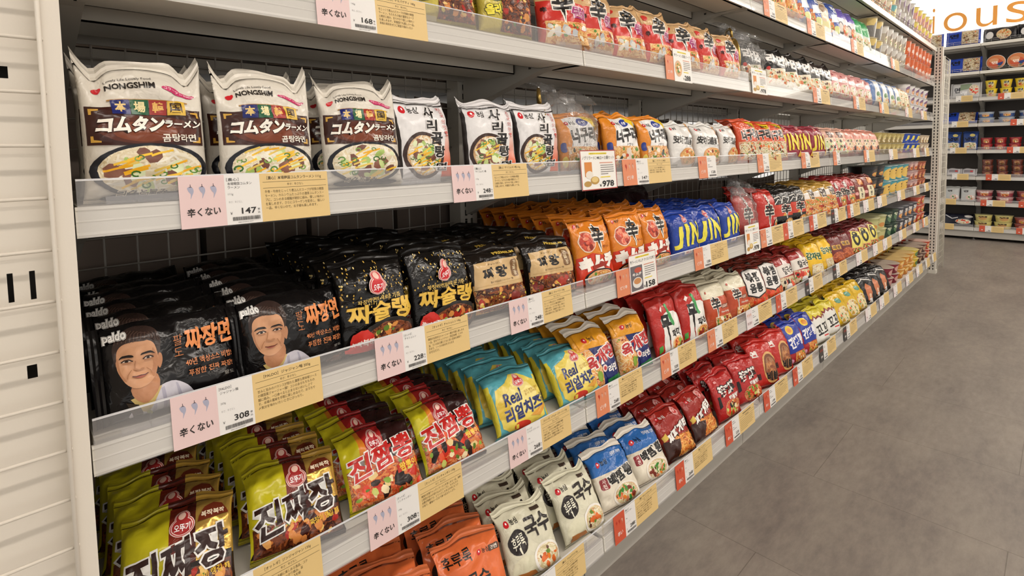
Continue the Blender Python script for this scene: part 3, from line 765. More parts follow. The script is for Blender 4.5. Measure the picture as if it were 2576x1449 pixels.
def wang(a):
    a.food(.03, .03, .97, .5, [('b', ['#e6dcc8', '#d8c48c', '#c8a84a'], 20, .013), ('b', ['#8ea03e', '#c8c060'], 12, .009)]+JJA+[('b', ['#a83422', '#7c2416'], 12, .012)], ['#6a2c1a', '#a05a34', '#d0a860', '#3a160e'], True)
    a.T('PREMIUM', .5, .925, .9, .965, '#d8b850', b=.03)
    a.P('#cfae7c', [(.04, .42), (.98, .4), (.94, .86), (.1, .84)]); a.R('#c2a06c', .08, .45, .94, .47)
    a.T('짜왕', .2, .55, .66, .75, '#171310', b=.05, rot=2); a.RR('#7c5a38', .73, .52, .88, .82, .25); a.TV('간짜장', .805, .80, .08, '#e6d4b0', 1.1, b=.02)
    a.T('直火で炒めたジャージャー麺', .3, .485, .72, .52, '#4a3826', b=0); a.T('チャーワン', .34, .78, .56, .81, '#3a2c1e', b=.01)
define('wang', 'black noodle packet with kraft paper label', .142, 0.118, .045, wang, lambda s, t: '#1a1512', 2, nx=18, nz=20, dent=1.3)
def kim(a):
    a.P('#d23a20', [(.0, .02), (.98, .02), (.98, .36), (.4, .5), (.02, .44)])
    a.E('#f0d8c0', .3, .68, .22, .17); a.food(.1, .53, .5, .83, [('b', ['#b83420', '#d8583a', '#e89070', '#8a2416'], 50, .01)], ['#c84a30', '#a83020', '#e08060'], False)
    nlogo(a, .14, .93, .12); shin(a, .46, .5, .76, .93, .1); a.T('辛ラーメン', .68, .55, .9, .6, '#7a1c10', b=.01); a.T('マイルドな', .76, .78, .96, .82, '#fff0dc', b=.02)
    a.T('キムチ', .05, .22, .99, .47, '#f6efe6', b=.1, o='#9c2a18', ow=.03, rot=3)
    a.bowl(.52, .1, .4, .13, '#1a1614', ['#d88850', '#f0c898', '#b85430'], ORN+[('b', ['#d8c0a0'], 8, .007)], .85)
define('kim', 'orange noodle packet with white kimchi lettering', .134, 0.148, .042, kim, lambda s, t: '#e08426' if t > .4 else '#d05a24', 2, nx=18, nz=20, ears=.008, dent=1.2)
def jinb(a):
    badge(a, .5, .86, .085, '#c43a46')
    for ch, s0, s1, d in (('J', .04, .37, 0), ('I', .42, .56, .04), ('N', .60, .96, .06)): a.T(ch, s0, .2+d, s1, .72+d, '#ece04c', b=.045, sh=.12)
    a.RR('#f2e6e0', .3, .07, .62, .15, .45); a.T('MILD', .36, .085, .56, .135, '#c02c3c', b=.03); a.P('#d8a848', [(.84, .02), (.98, .02), (.98, .45), (.9, .36)]); a.E('#8a5a30', .76, .12, .07, .07)
define('jinb', 'blue noodle packet with tall yellow letters', .14, 0.126, .042, jinb, lambda s, t: '#22429e', 2, nx=18, nz=20)
def shin_r(a):
    shin(a, .3, .14, .74, .72, .2); a.TV('매운', .5, .93, .1, '#f4e8e0', 1.05, b=.03, o='#2a1210', ow=.05); a.E('#3a2620', .86, .16, .2, .17); a.food(.7, .04, .98, .3, PAL, ['#e8d0a0', '#f0e4c8'], False); a.T('건면', .66, .3, .84, .36, '#f2dcd4', b=.02)
define('shin_r', 'red noodle packet with long-tailed black character', .135, 0.15, .042, shin_r, lambda s, t: '#bc2c22', 1, nx=12, nz=14)
def shin_b(a):
    a.P('#c83a22', [(.02, .32), (.98, .32), (.98, .62), (.02, .64)]); a.P('#d8a040', [(.4, .32), (.5, .4), (.56, .32)])
    a.line('#e8e4de', [(.08, .62), (.3, .78), (.5, .74), (.36, .86), (.16, .82)], .004); a.line('#e8e4de', [(.4, .66), (.6, .84), (.86, .8), (.7, .68)], .004)
    shin(a, .36, .2, .8, .64, .16); a.bowl(.72, .14, .26, .13, '#3a3634', ['#d89a68', '#a85c38'], RED, .8)
define('shin_b', 'black noodle packet with red middle band', .138, 0.145, .042, shin_b, lambda s, t: '#161313', 1, nx=12, nz=14)
def yelt(a):
    a.P('#e8e0d8', [(.2, .5), (.5, .56), (.5, .8), (.25, .76)]); a.food(.05, .03, .96, .6, PAL+RED, ['#e0b070', '#f0d4a8', '#c87a58'], True); a.T('면', .55, .6, .9, .88, '#3a2418', b=.05, o='#f2e8d8', ow=.05)
define('yelt', 'mustard noodle packet with food picture', .13, 0.145, .042, yelt, lambda s, t: '#b8903c' if t > .6 else '#d0a070', 1, nx=10, nz=12)
def shin_v(a):
    a.food(.5, .03, .97, .45, PAL+RED, ['#d8a070', '#f0d0a8', '#a85c40'], True); a.TV('辛', .4, .9, .2, '#f2ece6', b=.04, o='#2a1210', ow=.05); shin(a, .2, .26, .6, .66, .14); a.T('면', .62, .5, .92, .74, '#2a1612', b=.05, o='#f0dcc8', ow=.05)
define('shin_v', 'crimson noodle packet with black and white characters', .14, 0.15, .042, shin_v, lambda s, t: '#a8262a', 1, nx=12, nz=14)
def brn(a):
    a.R('#e6dcb8', .36, .22, .86, .66); a.TV('라면', .6, .62, .16, '#1c1614', 1.15, b=.04); a.food(.05, .02, .95, .22, RED, ['#b84a28', '#d88a58'], True); a.E('#e8a8a0', .2, .42, .1, .06); a.R('#d88838', .5, .74, .96, .94)
define('brn', 'brown-red noodle packet with cream card', .15, 0.146, .042, brn, lambda s, t: '#7c281c', 1, nx=10, nz=12)

# --- lower shelf
def jjaj(a):
    a.P('#c6bc22', [(.0, .02), (.42, .35), (.42, .98), (.0, .98)]); a.P(film('#7a2a1c', .25), [(.42, .3), (.66, .3), (.66, .98), (.42, .98)]); a.P(film('#4a1a14', .25), [(.52, .3), (.66, .3), (.66, .98), (.58, .98)])
    a.P(film('#c8a250', .22, .4, .55), [(.66, .3), (.98, .3), (.98, .98), (.66, .98)])
    a.P('#1c1210', [(.0, .03), (.98, .03), (.98, .42), (.5, .36), (.12, .28)])
    a.food(.03, .02, .97, .33, JJA+[('b', ['#d88a48', '#e8a860'], 12, .008)], ['#3a1a10', '#6a3420', '#1c0e0a'], True)
    badge(a, .54, .76, .115, '#a83030'); a.P('#6a2a18', [(.68, .76), (.96, .79), (.95, .84), (.9, .92), (.82, .94), (.74, .9), (.69, .82)]); a.T('복작복작', .71, .8, .93, .86, '#f4e4c8', b=.03, rot=3)
    a.T('진짜장', .05, .24, .97, .64, '#2e1612', b=.03, sh=.15, rot=9, o='#eceae6', ow=.045, br=.04)
    a.T('짜장이 땡길 때', .62, .19, .95, .26, '#e8bc3c', b=.02, rot=8)
define('jjaj', 'yellow and brown noodle packet with gold corner', .138, 0.12, .041, jjaj, lambda s, t: '#b8ae24' if s < .42 else ('#5a2018' if s < .66 else ('#b8923e' if t > .4 else '#2a1812')), 2, nx=20, nz=22, dent=1.4)
def bbong(a):
    a.P('#c6bc22', [(.0, .02), (.3, .4), (.3, .98), (.0, .98)]); a.P('#d8822a', [(.22, .5), (.36, .55), (.3, .98), (.24, .98)]); a.P('#a82424', [(.34, .4), (.6, .4), (.58, .98), (.3, .98)]); a.P('#2e1616', [(.6, .4), (.98, .4), (.98, .98), (.58, .98)])
    a.food(.03, .02, .97, .5, SEA, ['#c85a30', '#e09860', '#7c2c1a', '#f0c890'], True)
    badge(a, .45, .77, .12, '#b02830')
    a.T('진짬뽕', .05, .40, .97, .72, '#c42a26', b=.03, sh=.15, rot=9, o='#f2ece8', ow=.045, br=.04)
    a.P('#b82a1c', [(.66, .26), (.97, .34), (.97, .42), (.66, .36)]); a.T('짬뽕이', .69, .29, .94, .39, '#f0c83c', b=.03, rot=8)
define('bbong', 'yellow noodle packet with seafood picture', .138, 0.12, .041, bbong, lambda s, t: '#b8ae24' if s < .28 else ('#9a2222' if s < .6 else '#2a1414'), 2, nx=20, nz=22, dent=1.4)
def chz(a):
    a.P('#e6cf5c', [(.1, .1), (.2, .03), (.6, .02), (.9, .1), (.96, .5), (.97, .72), (.8, .8), (.68, .9), (.5, .92), (.36, .8), (.14, .72), (.07, .5)])
    a.P('#f0e08a', [(.3, .25), (.7, .22), (.85, .5), (.75, .72), (.45, .76), (.3, .6)])
    a.P('#d8b83c', [(.08, .24), (.28, .22), (.3, .5), (.16, .56), (.07, .46)])
    badge(a, .6, .76, .1, '#c83a3a'); a.T('Real', .2, .43, .58, .64, '#23306c', b=.02, sh=.3, rot=6); a.T('리얼치즈', .16, .18, .9, .42, '#23306c', b=.035, sh=.15, rot=8)
    a.TV('라면', .92, .48, .07, '#3a3a50', 1.1, b=.01); a.T('치즈 분말이 듬뿍', .62, .56, .92, .6, '#b8862c', b=0, rot=6); a.T('들어 있어요', .62, .51, .86, .55, '#b8862c', b=0, rot=6)
    a.P('#d89a38', [(.62, .16), (.96, .3), (.9, .2), (.78, .12)]); a.E('#c83a2c', .44, .07, .16, .06); a.R('#e8d050', .3, .04, .36, .1)
def chz_zone(s, t): return '#d8c83a' if (s < .06 or s > .95) and t < .85 else '#5cabb8'
define('chz', 'teal and yellow cheese noodle packet', .142, 0.122, .041, chz, chz_zone, 2, nx=20, nz=22, dent=1.2, sealcol='#58a6b2')
def yuk(a):
    a.food(.0, .02, .46, .68, RED+[('n', ['#f0d4a0', '#e8a868'], 60, .024)], ['#d88a50', '#f0c898', '#b0502c'], True)
    a.P('#e39c22', [(.1, .72), (.95, .66), (.98, .98), (.1, .98)]); a.P('#1f2a66', [(.30, .70), (.97, .66), (.97, .1), (.56, .08), (.44, .38)]); a.P('#2c7a44', [(.55, .03), (.97, .03), (.97, .14), (.55, .1)])
    nlogo(a, .3, .84, .17); a.T('육개장', .08, .38, .98, .62, '#b82c2c', b=.04, rot=12, o='#f4efec', ow=.07); a.T('라면', .62, .2, .9, .33, '#f0ece8', b=.04, rot=6)
    a.E('#8aa83c', .36, .2, .07, .09); a.E('#f0d8d0', .52, .3, .07, .06); a.E('#c84a48', .52, .3, .04, .035)
define('yuk', 'amber and navy noodle packet with red lettering', .134, 0.14, .041, yuk, lambda s, t: '#dc9828' if t > .72 else ('#c89a70' if s < .45 else '#22306c'), 2, nx=18, nz=20, dent=1.2, sealcol='#e4dccf', sealh=.016)
def mu(a):
    a.P('#eceae4', [(.2, .02), (.97, .02), (.97, .66), (.86, .72), (.5, .74), (.26, .64)]); a.P('#3f9a52', [(.52, .86), (.62, .88), (.7, .5), (.64, .47), (.58, .5)])
    a.T('무', .24, .4, .58, .7, '#161312', b=.06, o=None); a.P('#161312', [(.38, .44), (.45, .44), (.43, .12), (.4, .1)]); a.P('#a02c24', [(.40, .25), (.435, .25), (.425, .08), (.405, .06)]); a.T('파마', .56, .26, .88, .42, '#1c1816', b=.03, rot=5)
    a.bowl(.72, .13, .24, .14, '#e8c8a0', ['#e0a860', '#f2d8a0', '#c8803c'], PAL+RED, .85); a.P('#4c9a40', [(.05, .06), (.14, .1), (.16, .2), (.06, .18)])
    a.P('#f0e8e0', [(.26, .8), (.36, .86), (.4, .82), (.3, .76)])
define('mu', 'red-and-white noodle packet with long brush stroke', .14, 0.158, .041, mu, lambda s, t: '#b92c26', 2, nx=18, nz=20, dent=1.3)
def shin_l(a):
    a.P('#c04e2c', [(.04, .2), (.98, .28), (.98, .68), (.04, .66)]); a.food(.3, .02, .96, .24, PAL+ORN, ['#d8b884', '#efdcb4', '#b08850'], True)
    shin(a, .2, .22, .56, .7, .16); a.R('#8a4a34', .56, .4, .84, .5); a.T('LIGHT', .59, .42, .81, .48, '#f0e0d0', b=.02); a.T('Non-frying.', .5, .29, .86, .35, '#f2e4d4', b=.02, sh=.2); a.E('#b84434', .2, .82, .035, .03)
define('shin_l', 'cream and rust noodle packet with brush character', .138, 0.14, .041, shin_l, lambda s, t: '#dfd8bf' if t > .66 else '#b4502f', 2, nx=12, nz=14, dent=1.4)
def jjb(a):
    a.food(.03, .02, .97, .42, [('n', ['#b8865a', '#8a5030', '#e0bc90', '#5a2818'], 120, .03)]+SEA[:2], ['#6a2c1c', '#b8805a', '#3c1610'], True)
    a.P('#2a1c18', [(.1, .3), (.5, .2), (.9, .34), (.9, .9), (.5, .97), (.12, .9)]); a.P('#ece8e2', [(.13, .33), (.5, .24), (.87, .36), (.87, .88), (.5, .94), (.15, .88)])
    for i, ch in enumerate('볶음짬뽕'): a.T(ch, .22+.28*(i//2), .62-.27*(i % 2), .48+.28*(i//2), .86-.27*(i % 2), '#181412', b=.04)
define('jjb', 'brown noodle packet with white six-sided banner', .135, 0.145, .043, jjb, lambda s, t: '#7a2c20', 2, nx=12, nz=14)
def kalg(a):
    a.P('#e2dad0', [(.04, .4), (.97, .46), (.97, .76), (.6, .78), (.04, .72)]); a.T('칼국수', .34, .48, .95, .7, '#1e1814', b=.03, rot=4); a.food(.05, .02, .96, .4, PAL+SEA[1:3], ['#b86848', '#e8c8a0', '#5a2c22'], True)
    a.P('#f0e4e0', [(.5, .76), (.62, .95), (.74, .77)]); a.E('#e8e6e4', .5, .1, .16, .1)
define('kalg', 'red noodle packet with white middle band', .135, 0.138, .043, kalg, lambda s, t: '#a02a28', 2, nx=12, nz=14)
def potato(a):
    a.P('#eebf1e', [(.1, .3), (.9, .3), (.9, .98), (.1, .98)]); a.T('감자면', .16, .5, .9, .72, '#1f5a3a', b=.05, rot=-4, o='#f4e8b0', ow=.05); a.food(.3, .02, .96, .36, [('b', ['#c89058', '#d8a870', '#a8703c'], 26, .016)]+PAL[:1], ['#d8a860', '#ecd09a', '#b07c3c'], True)
define('potato', 'yellow noodle packet with green lettering', .135, 0.15, .043, potato, lambda s, t: '#dcae22', 2, nx=12, nz=14)
def mar(a):
    a.food(.1, .03, .95, .42, [('n', ['#b8542c', '#8a3420', '#d87c48'], 90, .02)], ['#a04428', '#d07040', '#5a1e14'], False)
    for i, ch in enumerate('매운'): a.R('#d8a83a', .2+.3*i, .5, .46+.3*i, .66); a.T(ch, .23+.3*i, .52, .43+.3*i, .64, '#4a1c14', b=.04)
define('mar', 'maroon noodle packet with two mustard squares', .14, 0.142, .043, mar, lambda s, t: '#6c1e1e', 1, nx=10, nz=12)
def oh(a):
    a.P('#e8d86a', [(.1, .2), (.9, .24), (.86, .8), (.3, .86)]); a.E('#181612', .5, .52, .22, .22); a.E('#e6d660', .5, .52, .09, .12); a.T('오', .3, .62, .7, .82, '#181612', b=.06); a.food(.1, .02, .95, .24, SEA, ['#c87858', '#e8b898', '#8a3a30'], True)
define('oh', 'maroon and yellow noodle packet with black ring', .135, 0.148, .043, oh, lambda s, t: '#7a2026', 1, nx=10, nz=12)

# --- bottom shelf
def ora(a):
    a.P('#e0703c', [(.0, .02), (.98, .02), (.98, .98), (.0, .98)]); nlogo(a, .62, .8, .12); a.T('후루룩', .08, .74, .5, .9, '#221a16', b=.02, rot=2); a.E('#2a201c', .2, .5, .12, .14); a.T('국수', .36, .4, .72, .6, '#221a16', b=.03); a.RR('#5a4438', .78, .76, .96, .84, .2); a.T('건면', .81, .775, .93, .825, '#f2e6da', b=.02)
    a.bowl(.7, .18, .26, .18, '#e8e0d4', ['#d8703c', '#eaa878'], PAL, .85)
define('ora', 'terracotta noodle packet with dark round seal', .142, 0.128, .041, ora, lambda s, t: '#cf7044', 2, nx=18, nz=20, dent=1.5)
def guk(a):
    a.E('#dcd8bc', .3, .18, .24, .16); nlogo(a, .14, .86, .16)
    a.E('#241c1a', .26, .56, .19, .19); a.T('후루룩', .13, .47, .39, .67, '#ece8d4', b=.01, rot=6); a.P('#ece8d4', [(.24, .48), (.28, .48), (.29, .38), (.27, .37)])
    a.T('국수', .44, .54, .92, .86, '#28201c', b=.03, rot=4); a.RR('#4a3c32', .66, .9, .84, .95, .2)
    a.bowl(.72, .2, .27, .22, '#f0ece4', ['#c8783c', '#e0cfa0', '#d8a060'], PAL+[('b', ['#e07034'], 8, .007)], .84); a.P('#a86a34', [(.1, .03), (.5, .03), (.44, .1), (.12, .12)])
define('guk', 'cream noodle packet with dark round seal', .134, 0.122, .041, guk, lambda s, t: '#d9d5bd', 2, nx=20, nz=22, dent=1.5, ears=.008)
def baek(a):
    pts = [(.0, .02), (.98, .02), (.98, .66)] + [(.98-.098*i, .66+.03*math.sin(i*2.1)-.01*i) for i in range(1, 10)] + [(.0, .56)]
    a.P('#e2d9c6', pts); nlogo(a, .18, .82, .18, col='#101820'); a.T('신라면 건면', .62, .86, .9, .93, '#dfe6ee', b=.03)
    a.RR('#8a2028', .08, .36, .26, .56, .2); a.TV('사천', .17, .55, .085, '#f0dcd4', 1.05, b=.02); a.T('백짬뽕', .26, .4, .95, .62, '#1a1614', b=.045, rot=8, o='#f6f2ea', ow=.06)
    a.bowl(.6, .17, .34, .2, '#ece6da', ['#e0c8a0', '#c89870', '#f0e0c4'], PAL+[('b', ['#7c3020', '#d8825c'], 12, .008), ('b', ['#3f8a3a'], 7, .008)], .86)
define('baek', 'blue-topped cream noodle packet', .134, 0.122, .041, baek, lambda s, t: '#2f69b0' if t > .62 else '#ddd2bd', 2, nx=18, nz=20, dent=1.5, sealcol='#ddd5c8', sealh=.014)
def jjapa(a):
    a.food(.2, .02, .97, .42, JJA+RED[:1], ['#5a2418', '#9a5030', '#2a120e'], True); a.P('#3a1c14', [(.0, .02), (.3, .02), (.5, .34), (.02, .4)])
    nlogo(a, .16, .86, .12, col='#f0e4dc'); a.E('#e8a8a4', .72, .88, .13, .09); a.E('#c84848', .72, .88, .08, .055); a.E('#f0c4c0', .72, .89, .04, .03)
    a.T('짜파게티', .12, .42, .96, .62, '#f0ece6', b=.06, sh=.2, rot=16, o='#3a1610', ow=.05); a.P('#d8b450', [(.04, .4), (.16, .44), (.14, .56), (.02, .5)])
define('jjapa', 'red and brown noodle packet with pink disc', .136, 0.128, .041, jjapa, lambda s, t: '#9c2a22' if t > .35 else '#6a2218', 2, nx=18, nz=20, dent=1.5)
def hae(a):
    a.food(.2, .02, .97, .4, SEA, ['#b84a2c', '#e0a070', '#2a1614'], False);
    a.T('海鮮', .2, .52, .84, .78, '#f0ece6', b=.06, o='#1a1210', ow=.06, rot=4); a.T('해물탕면', .5, .4, .92, .5, '#f0ece6', b=.04, rot=4); a.P('#16100e', [(.06, .3), (.16, .34), (.16, .56), (.08, .56)]); a.R('#e8a0a0', .2, .84, .28, .88)
define('hae', 'red noodle packet with white outlined characters', .142, 0.138, .041, hae, lambda s, t: '#b02624', 2, nx=12, nz=14, dent=1.4)
def bib(a):
    a.E('#d8a868', .66, .42, .32, .36); a.E('#7c4a30', .66, .42, .27, .31); a.food(.44, .18, .88, .66, [('b', ['#a8683c', '#8a4a2c', '#c88a58'], 30, .012)], ['#8a5434', '#b07c50', '#5c3020'], False)
    a.T('비빔', .44, .12, .9, .34, '#1a1412', b=.06); a.T('면', .1, .7, .3, .84, '#f0e8e0', b=.05); a.T('비빔', .02, .2, .2, .34, '#1a1412', b=.05)
define('bib', 'red noodle packet with round flatbread picture', .145, 0.155, .046, bib, lambda s, t: '#bb2a22', 1, nx=12, nz=14, dent=1.4)
def gan(a):
    a.P('#22389a', [(.1, .28), (.98, .34), (.98, .98), (.1, .98)]); a.E('#ecca38', .4, .84, .17, .1); a.E('#d88a28', .4, .84, .11, .06); a.T('간짬뽕', .14, .42, .96, .7, '#f0eef0', b=.05, rot=6); a.food(.3, .02, .97, .3, RED, ['#b85c34', '#e0a070', '#6a2a1c'], True); a.E('#e0a0c0', .12, .1, .08, .05)
define('gan', 'blue and red noodle packet with yellow oval', .138, 0.155, .044, gan, lambda s, t: '#a8242a' if t < .3 or s < .12 else '#24389a', 2, nx=12, nz=14)
def kkok(a):
    pts = [(.03, .03), (.97, .03), (.97, .74)] + [(.97-.094*i, .74+.05*math.sin(i*2.6)) for i in range(1, 10)] + [(.03, .72)]
    a.P('#7c1e20', [(s, t+.06) for s, t in pts]); a.P('#e8e6de', pts); a.T('꼬꼬', .16, .26, .88, .56, '#1a1614', b=.03, rot=8); a.R('#d84848', .5, .18, .8, .22)
define('kkok', 'yellow-topped white noodle packet', .138, 0.146, .044, kkok, lambda s, t: '#d2c02e' if t > .72 else '#e0d8b8', 2, nx=12, nz=14)
def yel(a):
    a.food(.2, .04, .95, .6, PAL+[('b', ['#c8a040', '#f0e0a0', '#58824a', '#c87858'], 16, .012)], ['#e0b860', '#f0dc9c', '#c8904c'], False); a.E('#58927a', .5, .78, .18, .08)
define('yel', 'golden yellow noodle packet with food picture', .14, 0.15, .045, yel, lambda s, t: '#d9b01c', 1, nx=10, nz=12, dent=1.5)
def blkp(a):
    a.P('#c87850', [(.3, .1), (.62, .14), (.66, .6), (.5, .74), (.32, .6)]); a.E('#e0b898', .5, .28, .08, .08); a.P('#e4e0dc', [(.34, .02), (.66, .02), (.6, .2), (.4, .18)]); a.line('#d8d4ce', [(.1, .78), (.4, .9), (.9, .82)], .006)
define('blkp', 'black noodle packet with orange food strip', .14, 0.148, .045, blkp, lambda s, t: '#171516', 1, nx=10, nz=12, dent=1.6)
# --- packets of the far wall
def far_blue(a):
    a.food(.45, .05, .97, .95, PAL+[('b', ['#7a5a40', '#a88860'], 14, .014)], ['#8a6a54', '#c8b090', '#4a3a34'], True); a.T('면', .08, .5, .36, .8, '#101830', b=.04)
define('far_blue', 'blue packet with brown noodle picture', .28, .16, .06, far_blue, lambda s, t: '#2244b0', 1, nx=10, nz=10, seal='lr')
def far_blk(a):
    a.food(.36, .1, .8, .8, RED+PAL, ['#c89070', '#e8d0a8', '#6a4038'], False); a.E('#e8e6e4', .16, .45, .12, .26)
define('far_blk', 'black packet with orange food disc', .28, .15, .06, far_blk, lambda s, t: '#1d1b20', 1, nx=10, nz=10, seal='lr')
def far_wht(a):
    a.P('#8a9a80', [(.3, .5), (.7, .6), (.7, .9), (.3, .9)]); a.food(.6, .15, .95, .85, PAL+SEA[1:2], ['#c8a890', '#e8d8c8', '#80608a'], False); a.T('면', .1, .35, .3, .7, '#4a4a50', b=.03); a.T('냉면', .32, .15, .55, .45, '#f8f8f8', b=.06)
define('far_wht', 'silver-white packet with green picture', .25, .17, .06, far_wht, lambda s, t: '#c9c8c8', 1, nx=10, nz=10, seal='lr')
def far_bag(a):
    a.P('#ccd0d0', [(.1, .05), (.9, .05), (.9, .35), (.5, .46), (.1, .4)]); a.T('냉면', .14, .52, .86, .72, '#10142a', b=.05); a.food(.15, .06, .85, .42, PAL, ['#d0cbb0', '#e8e6d8', '#a8a890'], True); a.E('#d8c878', .62, .84, .18, .08)
define('far_bag', 'deep blue standing pouch with noodle picture', .135, .19, .05, far_bag, lambda s, t: '#2c4684', 1, nx=10, nz=10)
def far_sil(a):
    a.R('#8a848a', .15, .3, .85, .7); a.R('#c0484a', .6, .4, .8, .6)
define('far_sil', 'small silver packet lying low', .12, .09, .05, far_sil, lambda s, t: '#c8c6c8', 1, nx=8, nz=8, seal='lr')
def far_slv(a):
    a.T('면', .2, .66, .5, .8, '#3a3438', b=.04); a.food(.35, .08, .95, .48, [('b', ['#d8643a', '#4a8a3a', '#e8e0d8'], 20, .012)], ['#d89a80', '#e8dcd4', '#b04a30'], False)
define('far_slv', 'silver pouch with orange and green salad picture', .135, .15, .05, far_slv, lambda s, t: '#c6c9c8', 1, nx=10, nz=10)
def far_nvy(a):
    a.line('#d8d8dc', [(.06, .8), (.3, .5), (.5, .62)], .01); a.food(.42, .1, .95, .5, PAL+SEA[1:2], ['#c8b8a0', '#ece4d8', '#8a4a40'], False); a.E('#d8d4d0', .86, .75, .14, .1)
define('far_nvy', 'navy and black packet with pale food picture', .26, .14, .06, far_nvy, lambda s, t: '#191c2c', 1, nx=10, nz=10, seal='lr')
# ------------------------------------------------------------------ the room
PI = math.pi
def room():
    m = MB(); m.box(-2.5, -5, -.05, 9, 2.2, 0, floor_mat()); struct(m.obj('floor'))
    m = MB(); m.box(-2.5, -5, 3.0, 9, 2.2, 3.05, plain('#e8e4dc', .8)); struct(m.obj('ceiling'))
    m = MB(); m.box(8.1, -5, 0, 8.2, 2.2, 3.0, plain('#dcd8d0', .8)); struct(m.obj('wall_back'))
room()
def lamps():
    k = 0; side = ['over the aisle', 'over the next aisle']
    for row, y in enumerate((-1.55, -4.3)):
        for i in range(6):
            x = -.9+1.62*i; k += 1
            o = empty('ceiling_light', (x, y, 2.955), f"long white ceiling light {side[row]}, {ORD[i]} from the white panel end", 'light', 'ceiling lights')
            m = MB(); m.box(-.62, -.075, .0, .62, .075, .045, plain('#e4e2de', .5)); m.obj('lamp_housing', o)
            m = MB(); m.box(-.6, -.06, -.012, .6, .06, -.0005, glow('#fff5ea', LAMP)); m.obj('diffuser', o)
lamps()

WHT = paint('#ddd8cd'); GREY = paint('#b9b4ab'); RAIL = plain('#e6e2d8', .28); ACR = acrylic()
# ------------------------------------------------------------------ shelves
def plate(mb, us, vs, hole, put, m):
    """sheet with real openings: cells of the us x vs grid, left out where hole(u,v)"""
    for u0, u1 in zip(us, us[1:]):
        for v0, v1 in zip(vs, vs[1:]):
            if not hole((u0+u1)/2, (v0+v1)/2): mb.face([put(u0, v0), put(u1, v0), put(u1, v1), put(u0, v1)], m)
SH = {}
def shelf_parts(kind):
    """meshes of one 90 cm shelf, origin at its front lower corner"""
    if kind in SH: return SH[kind]
    L = .9; d = .41; P = []
    thin = kind in ('thin', 'wallthin')
    m = MB()
    m.box(.006, .008, .028, L-.006, d, .034, WHT); m.box(.006, .008, .004, L-.006, .011, .03, WHT); m.box(.006, d-.004, .006, L-.006, d, .03, GREY)
    for y0, y1, z0 in ((.02, .115, .006), (.20, .30, .002)):
        m.box(.022, y0, z0, L-.022, y1, z0+.003, WHT); m.box(.022, y0, z0, L-.022, y0+.003, .029, WHT); m.box(.022, y1-.003, z0, L-.022, y1, .029, WHT)
        m.box(.022, y0, z0, .025, y1, .029, WHT); m.box(L-.025, y0, z0, L-.022, y1, .029, WHT)
    P.append(('shelf_board', m.mesh('shelf_board')))
    m = MB()
    if thin:
        m.prism([(.003, .002), (-.004, .002), (-.004, .032), (.003, .034)], 'x', .002, L-.002, RAIL); P.append(('front_edge', m.mesh('front_edge')))
        m = MB(); st = plain('#c8c6c2', .25, 1)
        for z in (.05, .068): m.tube([(.01, .002, z), (L-.01, .002, z)], .0016, st)
        for i in range(13): m.tube([(.01+.0733*i, .002, .03), (.01+.0733*i, .002, .068)], .0012, st)
        P.append(('wire_fence', m.mesh('wire_fence')))
    else:
        pr = [(.003, .0), (-.0005, .0), (-.0012, .003), (-.0005, .006), (-.0005, .0165), (-.001, .018), (-.0005, .0195), (-.0005, .029), (-.0015, .031), (-.0005, .0345), (.003, .0345)]
        pr = [(y+.107*z, z) for y, z in pr]
        m.prism(pr, 'x', .002, L-.002, RAIL); P.append(('price_rail', m.mesh('price_rail')))
        m = MB()
        m.face([(.004, -.003, .0), (L-.004, -.003, .0), (L-.004, .004, .0655), (.004, .004, .0655)], ACR)
        m.face([(.004, .0034, .0635), (L-.004, .0034, .0635), (L-.004, .0046, .0657), (.004, .0046, .0657)], plain('#d8d8da', .15))
        for i in range(3):
            x = .06+.39*i
            m.face([(x, .001, .036), (x, .024, .036), (x, .006, .062), (x, .0036, .062)], ACR)
            m.face([(x-.03, .0014, .036), (x+.05, .0014, .036), (x+.05, .0024, .045), (x-.03, .0024, .045)], ACR)
        m.face([(.004, .001, .036), (L-.004, .001, .036), (L-.004, .012, .0362), (.004, .012, .0362)], ACR)
        P.append(('clear_guard', m.mesh('clear_guard')))
    m = MB()
    poly = [(.03, .028), (.03, .012), (.12, .004), (.305, -.044), (.412, -.086), (.412, .028)]
    for x in (.0, L):
        pass
    m.prism(poly, 'x', -.014, .014, paint('#cfcac0'))
    for y, z in ((.07, .018), (.1, .012), (.15, .01)): m.box(-.0146, y, z, -.0138, y+.008, z+.006, plain('#4a4642'))
    br = m.mesh('bracket'); P.append(('bracket', br))
    SH[kind] = P; return P
LEVELS = [('A', 1.790, 'thin', 'top', 0), ('B', 1.5164, 'rail', 'second', 0), ('C', 1.2411, 'rail', 'third', 0), ('D', .9645, 'rail', 'fourth', 0), ('E', .6903, 'rail', 'fifth', 0), ('F', .4166, 'rail', 'sixth', 0), ('G', .1247, 'rail', 'lowest', -.048)]
RB = {l[0]: l[1] for l in LEVELS}; ZS = {l[0]: l[1]+.0345 for l in LEVELS}
def one_shelf(kind, loc, label, group, rz=0, brackets=(0,)):
    o = empty('shelf', loc, label, 'shelf', group, rz)
    for nm, me in shelf_parts(kind):
        if nm == 'bracket':
            for x in brackets: link('bracket', me, o, (x, 0, 0))
        else: link(nm, me, o)
    return o
for ln, z, kind, word, yo in LEVELS:
    for b in range(6):
        one_shelf(kind, (.9*b, yo, z), f"white metal shelf, {word} level down, {ORD[b]} bay from white panel", 'gondola shelves', 0, () if ln == 'G' else ((.02, .9) if b == 0 else ((.9,) if b < 5 else (.885,))))

